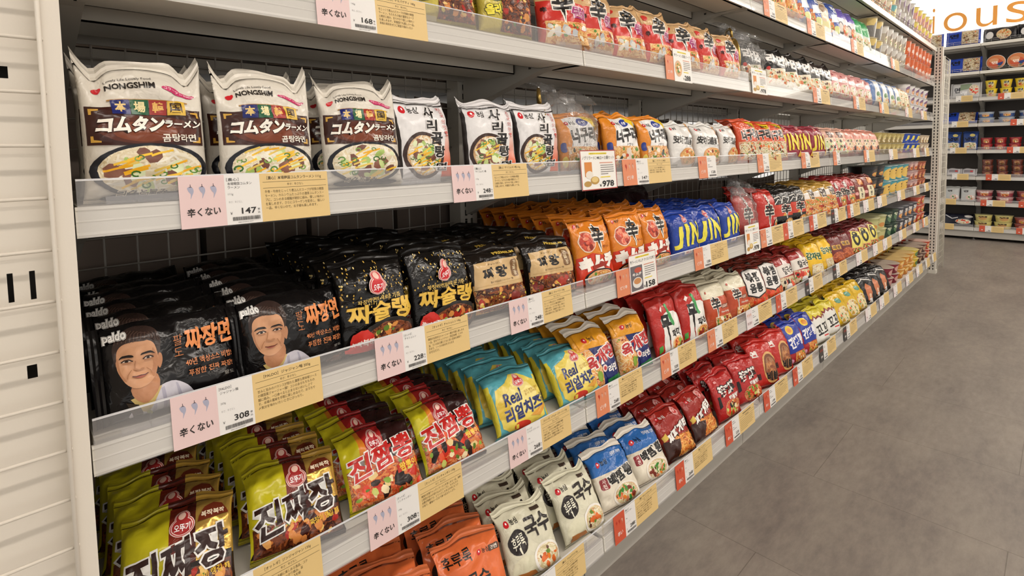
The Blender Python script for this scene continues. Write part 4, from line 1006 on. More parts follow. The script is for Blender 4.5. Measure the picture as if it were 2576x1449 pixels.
def gondola():
    g = empty('gondola_frame', (0, .44, 0), 'white metal gondola frame with slotted uprights and wire mesh backs', 'shelving frame')
    slot = lambda u, v: (abs(abs(u)-.010) < .004) and ((v % .025) < .016)
    us = [-.03, -.014, -.006, .006, .014, .03]
    vs = [.0]
    while vs[-1] < 1.84: vs += [vs[-1]+.016, vs[-1]+.025]
    for b in range(7):
        m = MB(); x = .9*b
        plate(m, us, vs, lambda u, v: abs(abs(u)-.010) < .004 and (round(v/.025-.32, 2) % 1) < .1 and v > .2, lambda u, v: (u, 0, v), WHT)
        m.box(-.03, .001, 0, -.028, .05, vs[-1], WHT); m.box(.028, .001, 0, .03, .05, vs[-1], WHT); m.box(-.028, .04, 0, .028, .042, vs[-1], plain('#3a3836'))  # dark inner sheet: shade inside the slotted post put into its colour
        m.obj('upright', g, (x, -.024, 0))
    st = plain('#c8c2ba', .4)
    m = MB()
    for i in range(18): m.tube([(.025+.05*i, 0, .15), (.025+.05*i, 0, 1.83)], .0018, st, 5)
    for i in range(32): m.tube([(.0, -.003, .16+.0535*i), (.9, -.003, .16+.0535*i)], .0018, st, 5)
    wm = m.mesh('wire_back')
    m = MB(); m.box(.002, -.43, 0, .898, -.415, .122, GREY); m.box(.002, -.4, .09, .898, -.02, .115, GREY); kp = m.mesh('kick_plate')
    for b in range(6):
        link('wire_back', wm, g, (.9*b, .012, 0)); link('kick_plate', kp, g, (.9*b, 0, 0))
    # the boards of the far side of the same gondola, seen through the mesh
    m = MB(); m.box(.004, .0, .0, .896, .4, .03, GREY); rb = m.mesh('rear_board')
    for b in range(6):
        for ln, z, *_ in LEVELS[1:6]: link('rear_board', rb, g, (.9*b, .03, z-.02))
gondola()
def cartons():
    brown = [plain('#94857a', .8), plain('#7c6e64', .8)]; spots = []
    n = 0
    rows = {'B': 1.535, 'C': 1.256, 'D': .9795, 'E': .7053, 'F': .4316}  # levels other than E: cartons added to block the bright background behind the mesh
    for ln, z in rows.items():
        x = .02; q = 0
        while x < (3.2 if ln in 'CDE' else 1.8):
            w = R.uniform(.2, .24) if ln == 'E' and x < 1 else R.uniform(.3, .5); h = .228 if x < 1.0 and ln in 'ED' else R.uniform(.18, .225)
            spots.append((ln, q, x, w, h, z)); x += w+(.012 if ln == 'E' else .05); q += 1
    names = {'B': 'second', 'C': 'third', 'D': 'fourth', 'E': 'fifth', 'F': 'sixth'}
    for ln, q, x, w, h, z in spots:
        o = empty('carton', (x, .485, z), f"brown cardboard carton behind the wire mesh, {names[ln]} level down, {ORD[q] if q < 16 else 'last'} from white panel", 'carton', 'cartons behind the mesh')
        m = MB(); m.box(0, 0, 0, w, .3, h*.86, brown[q % 2]); m.obj('box', o)
        m = MB(); k = 8          # front flap with a sagging curved edge
        for i in range(k):
            a, b = i/k, (i+1)/k; f = lambda t: h*(.86+.14*(1-.55*math.sin(t*PI)))
            m.face([(w*a, 0, h*.86), (w*b, 0, h*.86), (w*b, -.004, f(b)), (w*a, -.004, f(a))], brown[(q+1) % 2])
            m.face([(w*a, .004, h*.86), (w*b, .004, h*.86), (w*b, -.001, f(b)), (w*a, -.001, f(a))], brown[(q+1) % 2])
        m.obj('flap', o)
cartons()

def display_panel():
    """white slotted panel with a wire grid hooked in front, beside the first bay"""
    o = empty('display_panel', (0, 0, 0), 'white slotted metal panel with a wire grid in front, beside the first bay', 'display panel')
    pm = paint('#e2dacd', .5)
    holes = [(-.05, 1.141, .012, .012), (-.043, .831, .008, .014), (-.0545, .922, .0045, .03), (-.0375, .922, .0045, .03), (-.05, .57, .012, .012), (-.043, .4, .008, .014), (-.0545, .30, .0045, .03), (-.0375, .30, .0045, .03), (-.05, 1.45, .012, .012)]
    holes += [(x-.1*k, z, w, h) for (x, z, w, h) in holes for k in range(1, 6)]
    us = sorted(set([-.62, -.02] + [round(x+s*w/2, 5) for x, z, w, h in holes for s in (-1, 1)]))
    vs = sorted(set([.02, 2.0] + [round(z+s*h/2, 5) for x, z, w, h in holes for s in (-1, 1)]))
    m = MB(); plate(m, us, vs, lambda u, v: any(abs(u-x) < w/2 and abs(v-z) < h/2 for x, z, w, h in holes), lambda u, v: (u, -.012, v), pm)
    m.box(-.62, .03, .02, -.02, .032, 2.0, plain('#57524c')); m.box(-.62, -.012, 1.999, -.02, .032, 2.001, pm)  # dark backing added: shade behind the slots put into colour, stops light from behind
    m.obj('slotted_sheet', o)
    m = MB(); m.box(-.018, -.034, .0, -.002, .03, 2.02, pm); m.obj('edge_post', o)
    m = MB()
    for i in range(34): 
        z = 1.174+.0536*(i-18)
        if .1 < z < 1.98: m.tube([(-.62, -.034, z), (-.0165, -.034, z)], .0019, pm, 8)
    for x in (-.0195, -.32, -.6): m.tube([(x, -.0378, .08), (x, -.0378, 1.98)], .0021, pm, 8)
    m.obj('wire_grid', o)
    m = MB(); m.box(-.62, -.03, 0, -.0, .4, .03, pm); m.obj('base', o)
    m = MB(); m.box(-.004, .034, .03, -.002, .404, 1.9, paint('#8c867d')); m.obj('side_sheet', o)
display_panel()
def end_post():
    o = empty('perforated_post', (5.41, -.015, 0), 'white perforated metal post closing the far end of the gondola', 'post')
    m = MB(); vs = [.03]
    while vs[-1] < 1.82: vs += [vs[-1]+.015, vs[-1]+.025]
    us = [-.026, -.016, -.009, .006, .013, .026]
    plate(m, us, vs, lambda u, v: (-.016 < u < -.009 or .006 < u < .013) and ((v-.03) % .025) < .0149, lambda u, v: (0, -u, v), WHT)
    m.box(.001, -.026, .03, .05, -.024, vs[-1], WHT); m.box(.001, .024, .03, .05, .026, vs[-1], WHT); m.box(.03, -.024, .03, .032, .024, vs[-1], plain('#3c3a37'))  # channel's back sheet coloured dark, standing in for shade behind the holes
    m.obj('post_body', o); m = MB(); m.box(-.004, -.03, 0, .054, .03, .03, WHT); m.obj('post_foot', o)
    o = empty('end_grid_panel', (5.47, -.045, 0), 'white wire grid panel standing beyond the perforated post', 'grid panel')
    m = MB()
    for i in range(34): m.tube([(0, 0, .06+.05*i), (.27, 0, .06+.05*i)], .0022, WHT)
    for i in range(6): m.tube([(.054*i, -.004, .05), (.054*i, -.004, 1.74)], .0022, WHT)
    m.obj('wire_grid', o)
    m = MB(); m.tube([(-.005, 0, .0), (-.005, 0, 1.76), (.275, 0, 1.76), (.275, 0, .0)], .006, WHT, 8); m.obj('grid_frame', o)
    m = MB(); m.box(0, .03, .03, .27, .034, 1.72, WHT); m.box(0, .03, .0, .27, .42, .03, WHT); m.obj('backing_sheet', o)
end_post()

# ------------------------------------------------------------------ wall of shelves across the end of the aisle
XF = 7.62
WZ = [2.10, 1.803, 1.518, 1.240, .951, .661, .381, .101]
WW = ['top', 'second', 'third', 'fourth', 'fifth', 'sixth', 'seventh', 'lowest']
def wall_unit():
    for i, z in enumerate(WZ):
        for b in range(3):
            one_shelf('wallthin' if i < 2 else 'rail', (XF, .83-.9*b, z), f"white shelf of the end wall, {WW[i]} level down, {ORD[b]} bay from the gondola side", 'end wall shelves', -PI/2, (.0,))
    g = empty('wall_rack_frame', (XF+.42, 0, 0), 'dark-backed rack frame carrying the end wall shelves', 'shelving frame')
    m = MB(); m.box(0, -1.87, .1, .012, .83, 2.12, plain('#4a4440', .7)); m.obj('back_sheet', g)
    m = MB(); m.box(-.40, -1.87, .03, -.385, .83, .1, GREY); m.obj('kick_plate', g)
    for b in range(4):
        m = MB(); m.box(-.03, -.02, 0, -.001, .02, 2.12, paint('#8a857e')); m.obj('upright', g, (0, .83-.9*b, 0))
        m = MB(); m.lathe([(0, 0), (.02, 0), (.02, .008), (.006, .012), (.006, .04), (0, .04)], plain('#55514d', .4, .6), 12); m.obj('levelling_foot', g, (-.39, .83-.9*b if 0 < b < 3 else (.8 if b == 0 else -1.84), 0))
wall_unit()
def lit_sign():
    o = empty('lit_sign', (8.085, 0, 2.56), 'bright glowing white sign with thin orange letters above the end wall shelves', 'sign')
    o.rotation_euler = (0, 0, -PI/2)
    m = MB(); m.box(-2.0, 0, -.43, 3.6, .012, .42, glow('#fff8ec', SIGN)); m.obj('glow_panel', o)  # the white sign wall's brightness is put into this panel as emission
    for ch, y0, y1, z0, z1, rot in (('i', .418, .395, 2.372, 2.665, 0), ('o', .312, .10, 2.368, 2.58, 0), ('u', .022, -.158, 2.375, 2.592, 0), ('s', -.232, -.415, 2.375, 2.60, 0)):
        a = Art(y0-y1, z1-z0); Art.gl = False; V, F = textmesh(ch, -.006, 0, 9)
        mb = MB(); x0, x1 = min(v[0] for v in V), max(v[0] for v in V); b0, b1 = min(v[1] for v in V), max(v[1] for v in V); mt = plain('#eda24a', .4)
        q = lambda v, d: (-y0+(v[0]-x0)/(x1-x0)*(y0-y1), d, z0-2.56+(v[1]-b0)/(b1-b0)*(z1-z0))
        for f in F: mb.face([q(V[i], -.012) for i in f], mt)
        edges = {}
        for f in F:
            for i in range(len(f)): e = (f[i], f[(i+1) % len(f)]); edges[tuple(sorted(e))] = edges.get(tuple(sorted(e)), 0)+1
        for (i, j), c in edges.items():
            if c == 1: mb.face([q(V[i], -.012), q(V[j], -.012), q(V[j], -.0005), q(V[i], -.0005)], mt)
        mb.obj('letter', o); Art.gl = True
lit_sign()
# ------------------------------------------------------------------ cards on the rails
def card(name, a, w, h, parent, loc, base='#efece6'):
    """thin printed card standing upright, lower corner at loc"""
    bm = bmesh.new(); mats = [plain(base, .5)]; t = .0007
    vs = [bm.verts.new((x, y, z)) for x in (0, w) for y in (0, t) for z in (0, h)]
    for q in ((0, 1, 3, 2), (4, 6, 7, 5), (0, 4, 5, 1), (2, 3, 7, 6), (0, 2, 6, 4), (1, 5, 7, 3)): bm.faces.new([vs[i] for i in q])
    bmesh.ops.recalc_face_normals(bm, faces=bm.faces[:])
    g = [0, .5, 1]; n = Vector((0, -1, 0))
    a.place(bm, mats, [[Vector((x*w, 0, z*h)) for z in g] for x in g], [[n]*3 for _ in g], g, g, .00003, .0001)
    for f in bm.faces: f.smooth = False
    me = bpy.data.meshes.new(name); bm.to_mesh(me); bm.free()
    for m in mats: me.materials.append(m)
    return link(name, me, parent, loc)
def paper_art(w, h):
    a = Art(w, h, 5); a.gl = False; return a
def chilli(a, s, t, k, c, dk='#4a4048'):
    q = a.w/a.h
    a.PS(c, [(s-.5*k, t+.55*k*q), (s-.05*k, t+.75*k*q), (s+.35*k, t+.5*k*q), (s+.42*k, t-.1*k*q), (s+.15*k, t-.75*k*q), (s-.1*k, t-1.3*k*q), (s-.02*k, t-.5*k*q), (s-.3*k, t-.1*k*q)])
    a.P(dk, [(s-.3*k, t+.62*k*q), (s, t+.85*k*q), (s+.28*k, t+.6*k*q), (s, t+.66*k*q)]); a.line(dk, [(s, t+.75*k*q), (s-.02*k, t+1.15*k*q)], .0007)
SP = {'none': ('#e6cac8', '辛くない', '#2a2422'), 'mild': ('#e08a62', 'ピリ辛', '#f6e6dc'), 'hot': ('#cf5638', '辛い', '#f6e0d8'), 'very': ('#3a3634', '激辛', '#f0ece8'), 'white': ('#e8dcdc', '辛くない', '#b08c8c')}
WIDE = {'none': (.052, .044, .096), 'mild': (.040, .036, .078)}
def price_tag(x, lev, spice, price, label, title='', maker='', nm='', gram='', desc=(), det=1, y=-.0042, sc=1.0, widths=None, parts='spd', z=None, rz=0, at=None):
    W_ = widths or WIDE['none' if spice == 'none' else 'mild']; h = .0655
    zz = (RB[lev] if z is None else z)-.001
    o = empty('price_tag', at or (x, y, zz), label, 'price tag', 'rail price tags', rz); o.rotation_euler = (math.radians(-6), 0, rz)
    cx = 0
    c, word, wc = SP[spice]
    if 's' in parts:
        w = W_[0]; a = paper_art(w, h)
        if det >= 1:
            for i in range(3):
                on = {'none': 0, 'white': 0, 'mild': 1, 'hot': 2, 'very': 3}[spice] > i
                chilli(a, .25+.25*i, .71, .145, '#b8341c' if on else ('#a9a9bd' if spice == 'none' else '#d8a088'), '#5a4a52' if spice == 'none' else '#a04c30')
            a.T(word, .14 if len(word) > 3 else .26, .22, .87 if len(word) > 3 else .74, .39, wc, b=.02, sh=.08, rot=1.5)
        else: a.R(wc, .36, .26, .64, .38)
        card('spice_card', a, w, h, o, (cx, 0, 0), c); cx += w
    if 'p' in parts:
        w = W_[1]; a = paper_art(w, h)
        if det >= 2:
            a.T(f'［{maker}］', .06, .87, .4, .935, '#2a2624', b=.005)
            for i, l in enumerate(nm.split('/')): a.T(l, .08, .79-.075*i, .08+min(.8, .085*len(l)), .85-.075*i, '#2a2624', b=0)
            a.T(gram, .08, .58, .22, .63, '#4a4644', b=-.005); a.T('辛さ：辛さなし' if spice == 'none' else '辛さ：ピリ辛', .08, .43, .46, .475, '#8a8682', b=-.01)
            a.T('税', .88, .255, .945, .3, '#2a2624', b=0); a.T('込', .88, .195, .945, .24, '#2a2624', b=0); a.T('880104303'+price+'7', .3, .025, .72, .05, '#6a6662', b=-.01)
        elif det == 1:
            for i, L in enumerate((.3, .42, .2, .5)): a.R('#8a8682', .08, .86-.09*i-(.1 if i > 1 else 0), .08+L, .89-.09*i-(.1 if i > 1 else 0))
        if det >= 1:
            a.T('￥', .1, .2, .165, .255, '#2a2624', b=-.005); a.T(price, .42, .2, .84, .325, '#231f1d', b=.018)
        else: a.R('#5a5652', .5, .2, .84, .3); a.R('#9a9692', .1, .84, .5, .88)
        rd = random.Random(int(price or 7))
        if det >= 2:
            xx = .16
            while xx < .92: d = rd.choice((.006, .01, .014)); a.R('#3a3634', xx, .075, xx+d, .15); xx += d+rd.choice((.006, .009))
        else: a.R('#6a6662', .16, .07, .92, .14)
        card('price_card', a, w, h, o, (cx, .0003, 0), '#ebe8e4'); cx += w
    if 'd' in parts:
        w = W_[2]; a = paper_art(w, h); ink = '#5a4a2e'
        if det >= 2:
            a.T(title, .5-min(.43, .019*len(title)), .855, .5+min(.43, .019*len(title)), .94, ink, b=.012)
            a.R(ink, .04, .815, .97, .822); a.R(ink, .04, .69, .97, .697); a.T('辛さ：辛さなし' if spice == 'none' else '辛さ：ピリ辛', .38, .73, .62, .785, ink, b=0)
            for i, l in enumerate(desc): a.T(l, .06, .585-.085*i, .06+.9*min(1, len(l)/24), .65-.085*i, '#6e5c38', b=0)
        elif det == 1:
            a.R(ink, .25, .86, .78, .905); a.R(ink, .04, .79, .97, .80); a.R(ink, .4, .72, .62, .75); a.R(ink, .04, .67, .97, .68)
            rd = random.Random(int(abs(x)*1000))
            for i in range(6): a.R('#a8905c', .06, .565-.085*i, rd.uniform(.75, .95) if i < 5 else .5, .59-.085*i)
        else:
            for i in range(6): a.R('#b09a62', .1, .78-.12*i, .9, .81-.12*i)
        card('description_card', a, w, h, o, (cx, .0006, 0), '#e3c486')
    return o
def promo_card(x, lev, w, h, price, title, label, border=None, spice=None, art='pot', sw=.032):
    z = RB[lev]-.003; o = empty('promo_card', (x, -.0062, z), label, 'promo card', 'promo cards on the rails'); o.rotation_euler = (math.radians(-5), 0, 0)
    a = paper_art(w, h)
    a.R('#f2efe9', .0, .0, 1, 1)
    if border: a.R(border, 0, 0, 1, .025); a.R(border, 0, .975, 1, 1); a.R(border, 0, 0, .018, 1); a.R(border, .982, 0, 1, 1)
    a.R('#e8d23c', .24, .89, .74, .935); a.T('韓国ラーメン人気商品', .27, .895, .71, .93, '#4a4020', b=-.01)
    a.T(title, .05, .76, .95, .855, '#2a2624', b=.005); a.R('#d8a08c', .52, .66, .9, .69)
    for i in range(5): a.R('#8a8480', .54, .6-.055*i, .92 if i < 4 else .75, .622-.055*i)
    if art == 'cup': a.R('#6a6468', .04, .06, .46, .7); a.E('#e8e4de', .26, .26, .17, .14); a.E('#c88a54', .26, .3, .13, .08); a.E('#c0503a', .3, .58, .13, .07); a.T('キムチ', .1, .44, .42, .52, '#f4efe8', b=.04)
    elif art == 'disc': a.E('#d8b088', .24, .4, .2, .25); a.food(.08, .22, .4, .58, ORN, ['#d89a60', '#ecc090', '#b8703c'], False)
    else: a.R('#d8883c', .1, .34, .3, .7); a.E('#e8e0d4', .22, .38, .1, .1); a.E('#b89048', .36, .24, .12, .1); a.E('#e0c480', .36, .26, .09, .07); a.E('#b89048', .16, .16, .1, .07)
    a.R('#e8d23c', .52, .3, .8, .325)
    a.T('￥', .48, .07, .54, .14, '#1a1816', b=.01); a.T(price, .56, .06, .9, .22, '#1a1816', b=.03)
    card('printed_card', a, w, h, o, (0, 0, 0), '#f0ede8')
    if spice:
        a = paper_art(sw, .066); c, word, wc = SP[spice]
        chilli(a, .3, .72, .13, '#b8341c'); chilli(a, .54, .72, .13, '#d8a088', '#c08068'); chilli(a, .78, .72, .13, '#d8a088', '#c08068'); a.T(word, .24, .26, .78, .4, wc, b=.02)
        card('spice_card', a, sw, .066, o, (-sw, .0009, .002), c)
DP = ['をじっくり煮込んだスープが特徴の韓国', 'ラーメン。もちもちの麺が濃厚なスープ', 'と絶妙に絡み、まろやかで優しい味わい', 'を楽しめます。栄養面でも嬉しい一品。', '本場の風味をぜひご家庭で味わいたい', 'ときにぴったりです。']
price_tag(.286, 'C', 'none', '168', 'price tag reading 168 with a pink chilli card, under the olive packets', '［農心］チャパゲティ 140g', '農心', 'チャパゲティ', '140g', DP[:5], 2)
price_tag(.102, 'D', 'none', '147', 'price tag reading 147 with a pink chilli card, under the brown-banner packets', '［農心］本場韓国コムタンラーメン 111g', '農心', '本場韓国コムタン/ラーメン', '111g', ['牛骨・牛肉をじっくり煮込んだスープが特徴の韓国', 'ラーメン。カルシウムたっぷりの濃厚コムタンスー', 'プに、コシのある細麺が絶妙に絡み、優しい味わい', 'を楽しめます。さらにコラーゲンを配合し、嬉しい', '一品。辛くないので、お子様も楽しめます。'], 2)
price_tag(.524, 'D', 'none', '248', 'price tag reading 248 with a pink chilli card, under the silver packets', '［農心］サリコムタン麺 113g', '農心', 'サリコムタン麺', '111g', DP[:4], 2)
price_tag(1.05, 'D', 'mild', '147', 'price tag reading 147 with an orange chilli card', '［農心］ノグリラーメンMILD', '農心', 'ノグリラーメン', '120g', DP[1:4], 2, widths=(.06, .055, .115))
price_tag(.080, 'E', 'none', '308', 'price tag reading 308 under the chef portrait packets', '［PALDO］ジャジャン麺 203g', 'PALDO', 'ジャジャン麺', '203g', ['甘みと旨みのバランスが取れた濃厚な黒味噌ソース', 'の韓国風ジャージャー麺！コシのあるもちもちの', '麺に絡み、一口食べると止まらないおいしさで', 'す。本場の風味を手軽に楽しめるので、おうちで', '〆気分を味わいたいときにぴったり。'], 2)
price_tag(.362, 'E', 'none', '228', 'price tag reading 228 under the gold-dotted black packets', '［オットギ］チャシュレン 145g', 'オットギ', 'チャシュレン', '145g', ['韓国の伝統的なジャージャー麺を手軽に楽しめる', '一品。甘めでチュンジャン（黒豆味噌）とネギ', '油、コシのある麺とともに深い旨味を堪能で', 'きます。ソースの粉末をそのまま', 'まぜるだけ。'], 2)
price_tag(.659, 'E', 'none', '248', 'price tag reading 248 under the kraft label packets', '［農心］チャーワン 134g', '農心', 'チャーワン', '134g', DP[:5], 2)
price_tag(1.418, 'E', 'mild', '158', 'price tag reading 158 with an orange chilli card, under the blue packets', '［オットギ］ジンラーメン', 'オットギ', 'ジンラーメン', '120g', DP[:5], 2, widths=(.054, .05, .12))
price_tag(.165-.096, 'F', 'none', '308', 'price tag with a pink chilli card under the yellow and brown packets', '［オットギ］ジンジャジャン 135g', 'オットギ', 'ジンジャジャン', '135g', ['ジャジャン麺を手軽に楽しめる逸品。コク', 'のある黒味噌だれがしっかり絡み、旨', '味たっぷりの麺と手軽にソースを絡', 'めてお楽しみいただけます。'], 2)
price_tag(.339, 'F', 'none', '308', 'price tag reading 308 with a pink chilli card, under the seafood picture packets', '［オットギ］ジンチャンポン 130g', 'オットギ', 'ジンチャンポン', '130g', ['韓国の定番チャンポンラーメンを楽しめる一品。海鮮', 'と野菜の旨みが溶け込んだスープに、もちもちの', '太麺が特徴です。ピリッとした辛さの中にもコク', 'があり、最後の一口まで食べ応えたっぷり。'], 2)
price_tag(.650, 'F', 'none', '268', 'price tag reading 268 with a pink chilli card, under the cheese packets', '［オットギ］リアルチーズラーメン 135g', 'オットギ', 'リアルチーズラーメン', '135g', DP[:5], 2)
price_tag(.937, 'F', 'mild', '268', 'price tag reading 268 with an orange chilli card, under the amber and navy packets', '［農心］ユッケジャンラーメン 116g', '農心', 'ユッケジャンラーメン', '116g', DP[:5], 2, widths=(.05, .045, .105))
price_tag(1.23, 'F', 'mild', '328', 'price tag reading 328 with an orange chilli card, under the long brush stroke packets', '［農心］ムパマラーメン 122g', '農心', 'ムパマ', '122g', DP[:5], 2, widths=(.05, .045, .105))
price_tag(1.506, 'F', 'mild', '248', 'price tag with an orange chilli card under the cream and rust packets', '［農心］辛ラーメンライト 97g', '農心', 'ライト', '97g', DP[:5], 2, widths=(.052, .05, .115))
price_tag(.736-.1, 'G', 'none', '248', 'price tag on the lowest rail under the cream packets', '［農心］フルルグクス 92g', '農心', 'フルルグクス', '92g', DP[:5], 2, y=-.0535)
price_tag(.938, 'G', 'hot', '288', 'price tag reading 288 with a red chilli card, under the blue-topped packets', '［農心］サチョンペクチャンポン', '農心', 'ペクチャンポン', '98g', DP[:5], 2, y=-.0535, widths=(.044, .046, .1))
price_tag(1.223, 'G', 'hot', '268', 'price tag reading 268 with a red chilli card, under the pink disc packets', '［農心］チャパゲティ', '農心', 'チャパゲティ', '123g', DP[:5], 2, y=-.0535, widths=(.048, .05, .115))
price_tag(1.527, 'G', 'hot', '228', 'price tag on the lowest rail under the red packets with white outlined characters', '', '', '', '', (), 1, y=-.0535, widths=(.05, .052, .12))
promo_card(1.29, 'C', .098, .09, '288', '辛ラーメン湯麺スープ', 'promo card reading 288 with a round noodle picture, orange chilli card beside it', None, 'mild', 'disc', .042)
promo_card(1.81, 'C', .13, .088, '978', '辛ラーメン鍋セット', 'white promo card on the third rail down, under the bagged black set', None, None, 'pot')
promo_card(.884, 'D', .135, .092, '978', 'ノグリラーメンMILD＋お鍋セット', 'red-bordered promo card reading 978 for the pot set', '#a83c34', None, 'pot')
promo_card(1.075, 'E', .128, .098, '158', '辛ラーメンキムチ マイルドな辛さ', 'promo card reading 158 with a noodle cup picture, below the orange packets', '#c87870', 'mild', 'cup', .055)
promo_card(1.775, 'E', .12, .098, '978', '辛ラーメン鍋セット', 'white promo card reading 978 below the bagged red set', None, None, 'pot')
# far tags: colour blocks and unreadable lines, as far as the photo shows them
FAR = {'B': [(1.908, 'mild', 'spd'), (2.36, 'mild', 'spd'), (3.0, 'mild', 'spd'), (3.85, 'mild', 'spd')],
       'C': [(2.45, 'mild', 'spd'), (3.065, 'mild', 'spd'), (3.60, 'mild', 'spd'), (4.3, 'none', 'spd'), (4.85, 'none', 'spd')],
       'D': [(1.439, 'mild', 'sp'), (1.874, 'mild', 'spd'), (2.322, 'mild', 'spd'), (2.753, 'mild', 'sp'), (3.295, 'mild', 'spd'), (3.878, 'white', 'spd'), (4.608, 'white', 'spd'), (5.05, 'white', 'pd')],
       'E': [(1.912, 'mild', 'spd'), (2.134, 'hot', 'spd'), (2.437, 'hot', 'spd'), (2.744, 'very', 'spd'), (3.007, 'hot', 'spd'), (3.309, 'white', 'spd'), (3.616, 'white', 'spd'), (4.142, 'white', 'spd'), (4.659, 'white', 'spd'), (5.08, 'white', 'pd')],
       'F': [(1.795, 'white', 'spd'), (2.070, 'hot', 'spd'), (2.399, 'very', 'spd'), (2.79, 'very', 'spd'), (3.194, 'white', 'spd'), (3.545, 'white', 'spd'), (3.784, 'white', 'spd'), (4.226, 'white', 'spd'), (4.687, 'white', 'spd'), (5.05, 'mild', 'spd')],
       'G': [(1.832, 'hot', 'spd'), (2.119, 'hot', 'spd'), (2.44, 'very', 'spd'), (2.793, 'very', 'spd'), (3.191, 'white', 'spd'), (3.492, 'white', 'spd'), (3.841, 'white', 'spd'), (4.2, 'white', 'spd'), (4.55, 'white', 'spd'), (4.9, 'white', 'pd'), (5.18, 'white', 'pd')]}
CARDW = {'mild': 'orange', 'hot': 'red', 'very': 'black', 'white': 'pale', 'none': 'pink'}
LV = {l[0]: l[3] for l in LEVELS}
PX = {'B': 0, 'C': 0, 'D': 0, 'E': 0, 'F': 0, 'G': 0}
for lev, L in FAR.items():
    cnt = {}
    for x, sp, parts in L:
        key = sp if 's' in parts else 'plain'; cnt[key] = cnt.get(key, 0)+1
        what = f"far price tag with {CARDW[sp]} chilli card" if 's' in parts else "far white and yellow price tag"
        if 'd' not in parts: what = f"price tag of orange and white cards only"
        pr = '128' if x == 1.439 else str(R.choice((148, 158, 168, 178, 198, 228)))
        price_tag(x, lev, sp, pr, f"{what}, {LV[lev]} rail down, {ORD[cnt[key]-1]} such from white panel", det=1 if x < 3.1 else 0, y=-.0535 if lev == 'G' else -.0042, parts=parts, widths=(.05, .055, .125) if x > 1.7 else (.055, .06, .13))
# end wall tags: y of the first card, level index, with or without chilli card
for i, L in {2: [(.122, 0), (-.224, 1), (-.62, 1)], 3: [(.15, 0), (-.33, 1)], 4: [(.156, 0), (-.311, 1), (-.7, 1)], 5: [(.131, 0), (-.153, 1), (-.56, 1)], 6: [(.23, 0), (-.119, 1), (-.42, 1)], 7: [(.24, 0), (-.116, 1), (-.41, 1)]}.items():
    for k, (y, s) in enumerate(L):
        price_tag(0, None, 'hot', '198', f"{'red, white and yellow' if s else 'white and yellow'} price tag on the end wall, {WW[i]} shelf, {ORD[k]} from the gondola", det=0, parts='spd' if s else 'pd', widths=(.048, .05, .1) if s else (.045, .045, .097), z=WZ[i], at=(XF-.005, y, WZ[i]-.001), rz=-PI/2)
# ------------------------------------------------------------------ packets on the gondola
for k in ZS: ZS[k] += .0002
D, E_, F, G, C, B, A = (ZS[k] for k in 'DEFGCBA')
stand('komu', [.078, .220, .367], .010, D, lean=[5, 4, 9], rows=2, pitch=.058, yaw=[1, 0, -7], bottom=True, jit=.5)
stand('sali', [.486, .640, .772], .012, D, lean=[9, 7, 6], rows=1, yaw=[3, -10, -6], bottom=True, jit=.4)
stand('neog_w', [1.090, 1.243], .012, D, lean=9, rows=2, yaw=[-6, -4])
stand('anse', [1.385, 1.535, 1.690], .010, D, lean=7, rows=2, yaw=[-2, -8, 2])
stand('neog_r', [1.852, 1.985, 2.118], .010, D, lean=[8, 14, 14], rows=2, yaw=[0, -14, -10])
stand('jin_m', [2.255, 2.40, 2.60], .010, D, lean=[14, 14, 8], rows=2, yaw=[-12, -14, -4])
stand('palegrn', [2.80, 2.96], .010, D, lean=14, yaw=-10)
stand('salmon', [3.14, 3.30, 3.46, 3.62], .010, D, lean=16, yaw=-6)
stand('chapa', [.22, .37, .535, .687], .010, C, lean=8, rows=2, yaw=[0, 2, -4, -3])
stand('shin_t', [.862, .975, 1.115, 1.255, 1.400, 1.545, 1.700], .010, C, lean=[16, 6, 14, 8, 16, 8, 12], rows=[1, 2, 1, 2, 1, 1, 1], yaw=[-26, -5, -12, -4, -18, -2, -8], pitch=.06)
stand('shinblk', [2.10, 2.24, 2.385, 2.545, 2.68], .010, C, lean=12, rows=2, yaw=[-10, -8, -14, -4, -10], pitch=.06)
stand('pink', [2.83, 2.97, 3.12, 3.27, 3.42], .010, C, lean=14, yaw=[-6, -12, -8, -14, -6])
stand('bluew', [3.59, 3.77, 3.95, 4.11], .010, C, lean=10, yaw=-12)
stand('tanp', [4.26, 4.41], .010, C, lean=10, yaw=-10)
stand('orap', [1.95, 2.09, 2.23], .010, B, lean=10, yaw=-6)
stand('bluep', [2.37, 2.51, 2.77], .010, B, lean=10, yaw=[-4, -8, -6])
stand('creamp', [2.64], .010, B, lean=10, yaw=-8)
stand('purp', [2.92, 3.06], .010, B, lean=10, yaw=-8)
stand('green', [3.20, 3.34], .010, B, lean=10, yaw=-8)
stand('paldo', [.094, .248], .012, E_, lean=[16, 12], rows=6, pitch=.058, yaw=[1, 0], lift=.002, bottom=True, jit=.6)
stand('jjas', [.380, .514], .012, E_, lean=[10, 9], rows=6, pitch=.055, yaw=[-2, -4], jit=.8)
stand('wang', [.660, .815], .012, E_, lean=[14, 12], rows=6, pitch=.058, yaw=[-3, -8])
stand('kim', [.972, 1.112, 1.256], .012, E_, lean=[10, 6, 8], rows=7, pitch=.052, yaw=[-6, -4, 0])
stand('jinb', [1.412, 1.560, 1.715], .012, E_, lean=[10, 10, 6], rows=5, pitch=.055, yaw=[-6, -10, -2])
stand('shin_r', [2.035], .012, E_, lean=8, rows=3, pitch=.05, yaw=-4)
stand('shin_b', [2.20, 2.36], .012, E_, lean=[9, 8], rows=4, pitch=.055, yaw=-4)
stand('yelt', [2.52, 2.67, 2.82], .012, E_, lean=14, rows=3, pitch=.055, yaw=[-10, -18, -14])
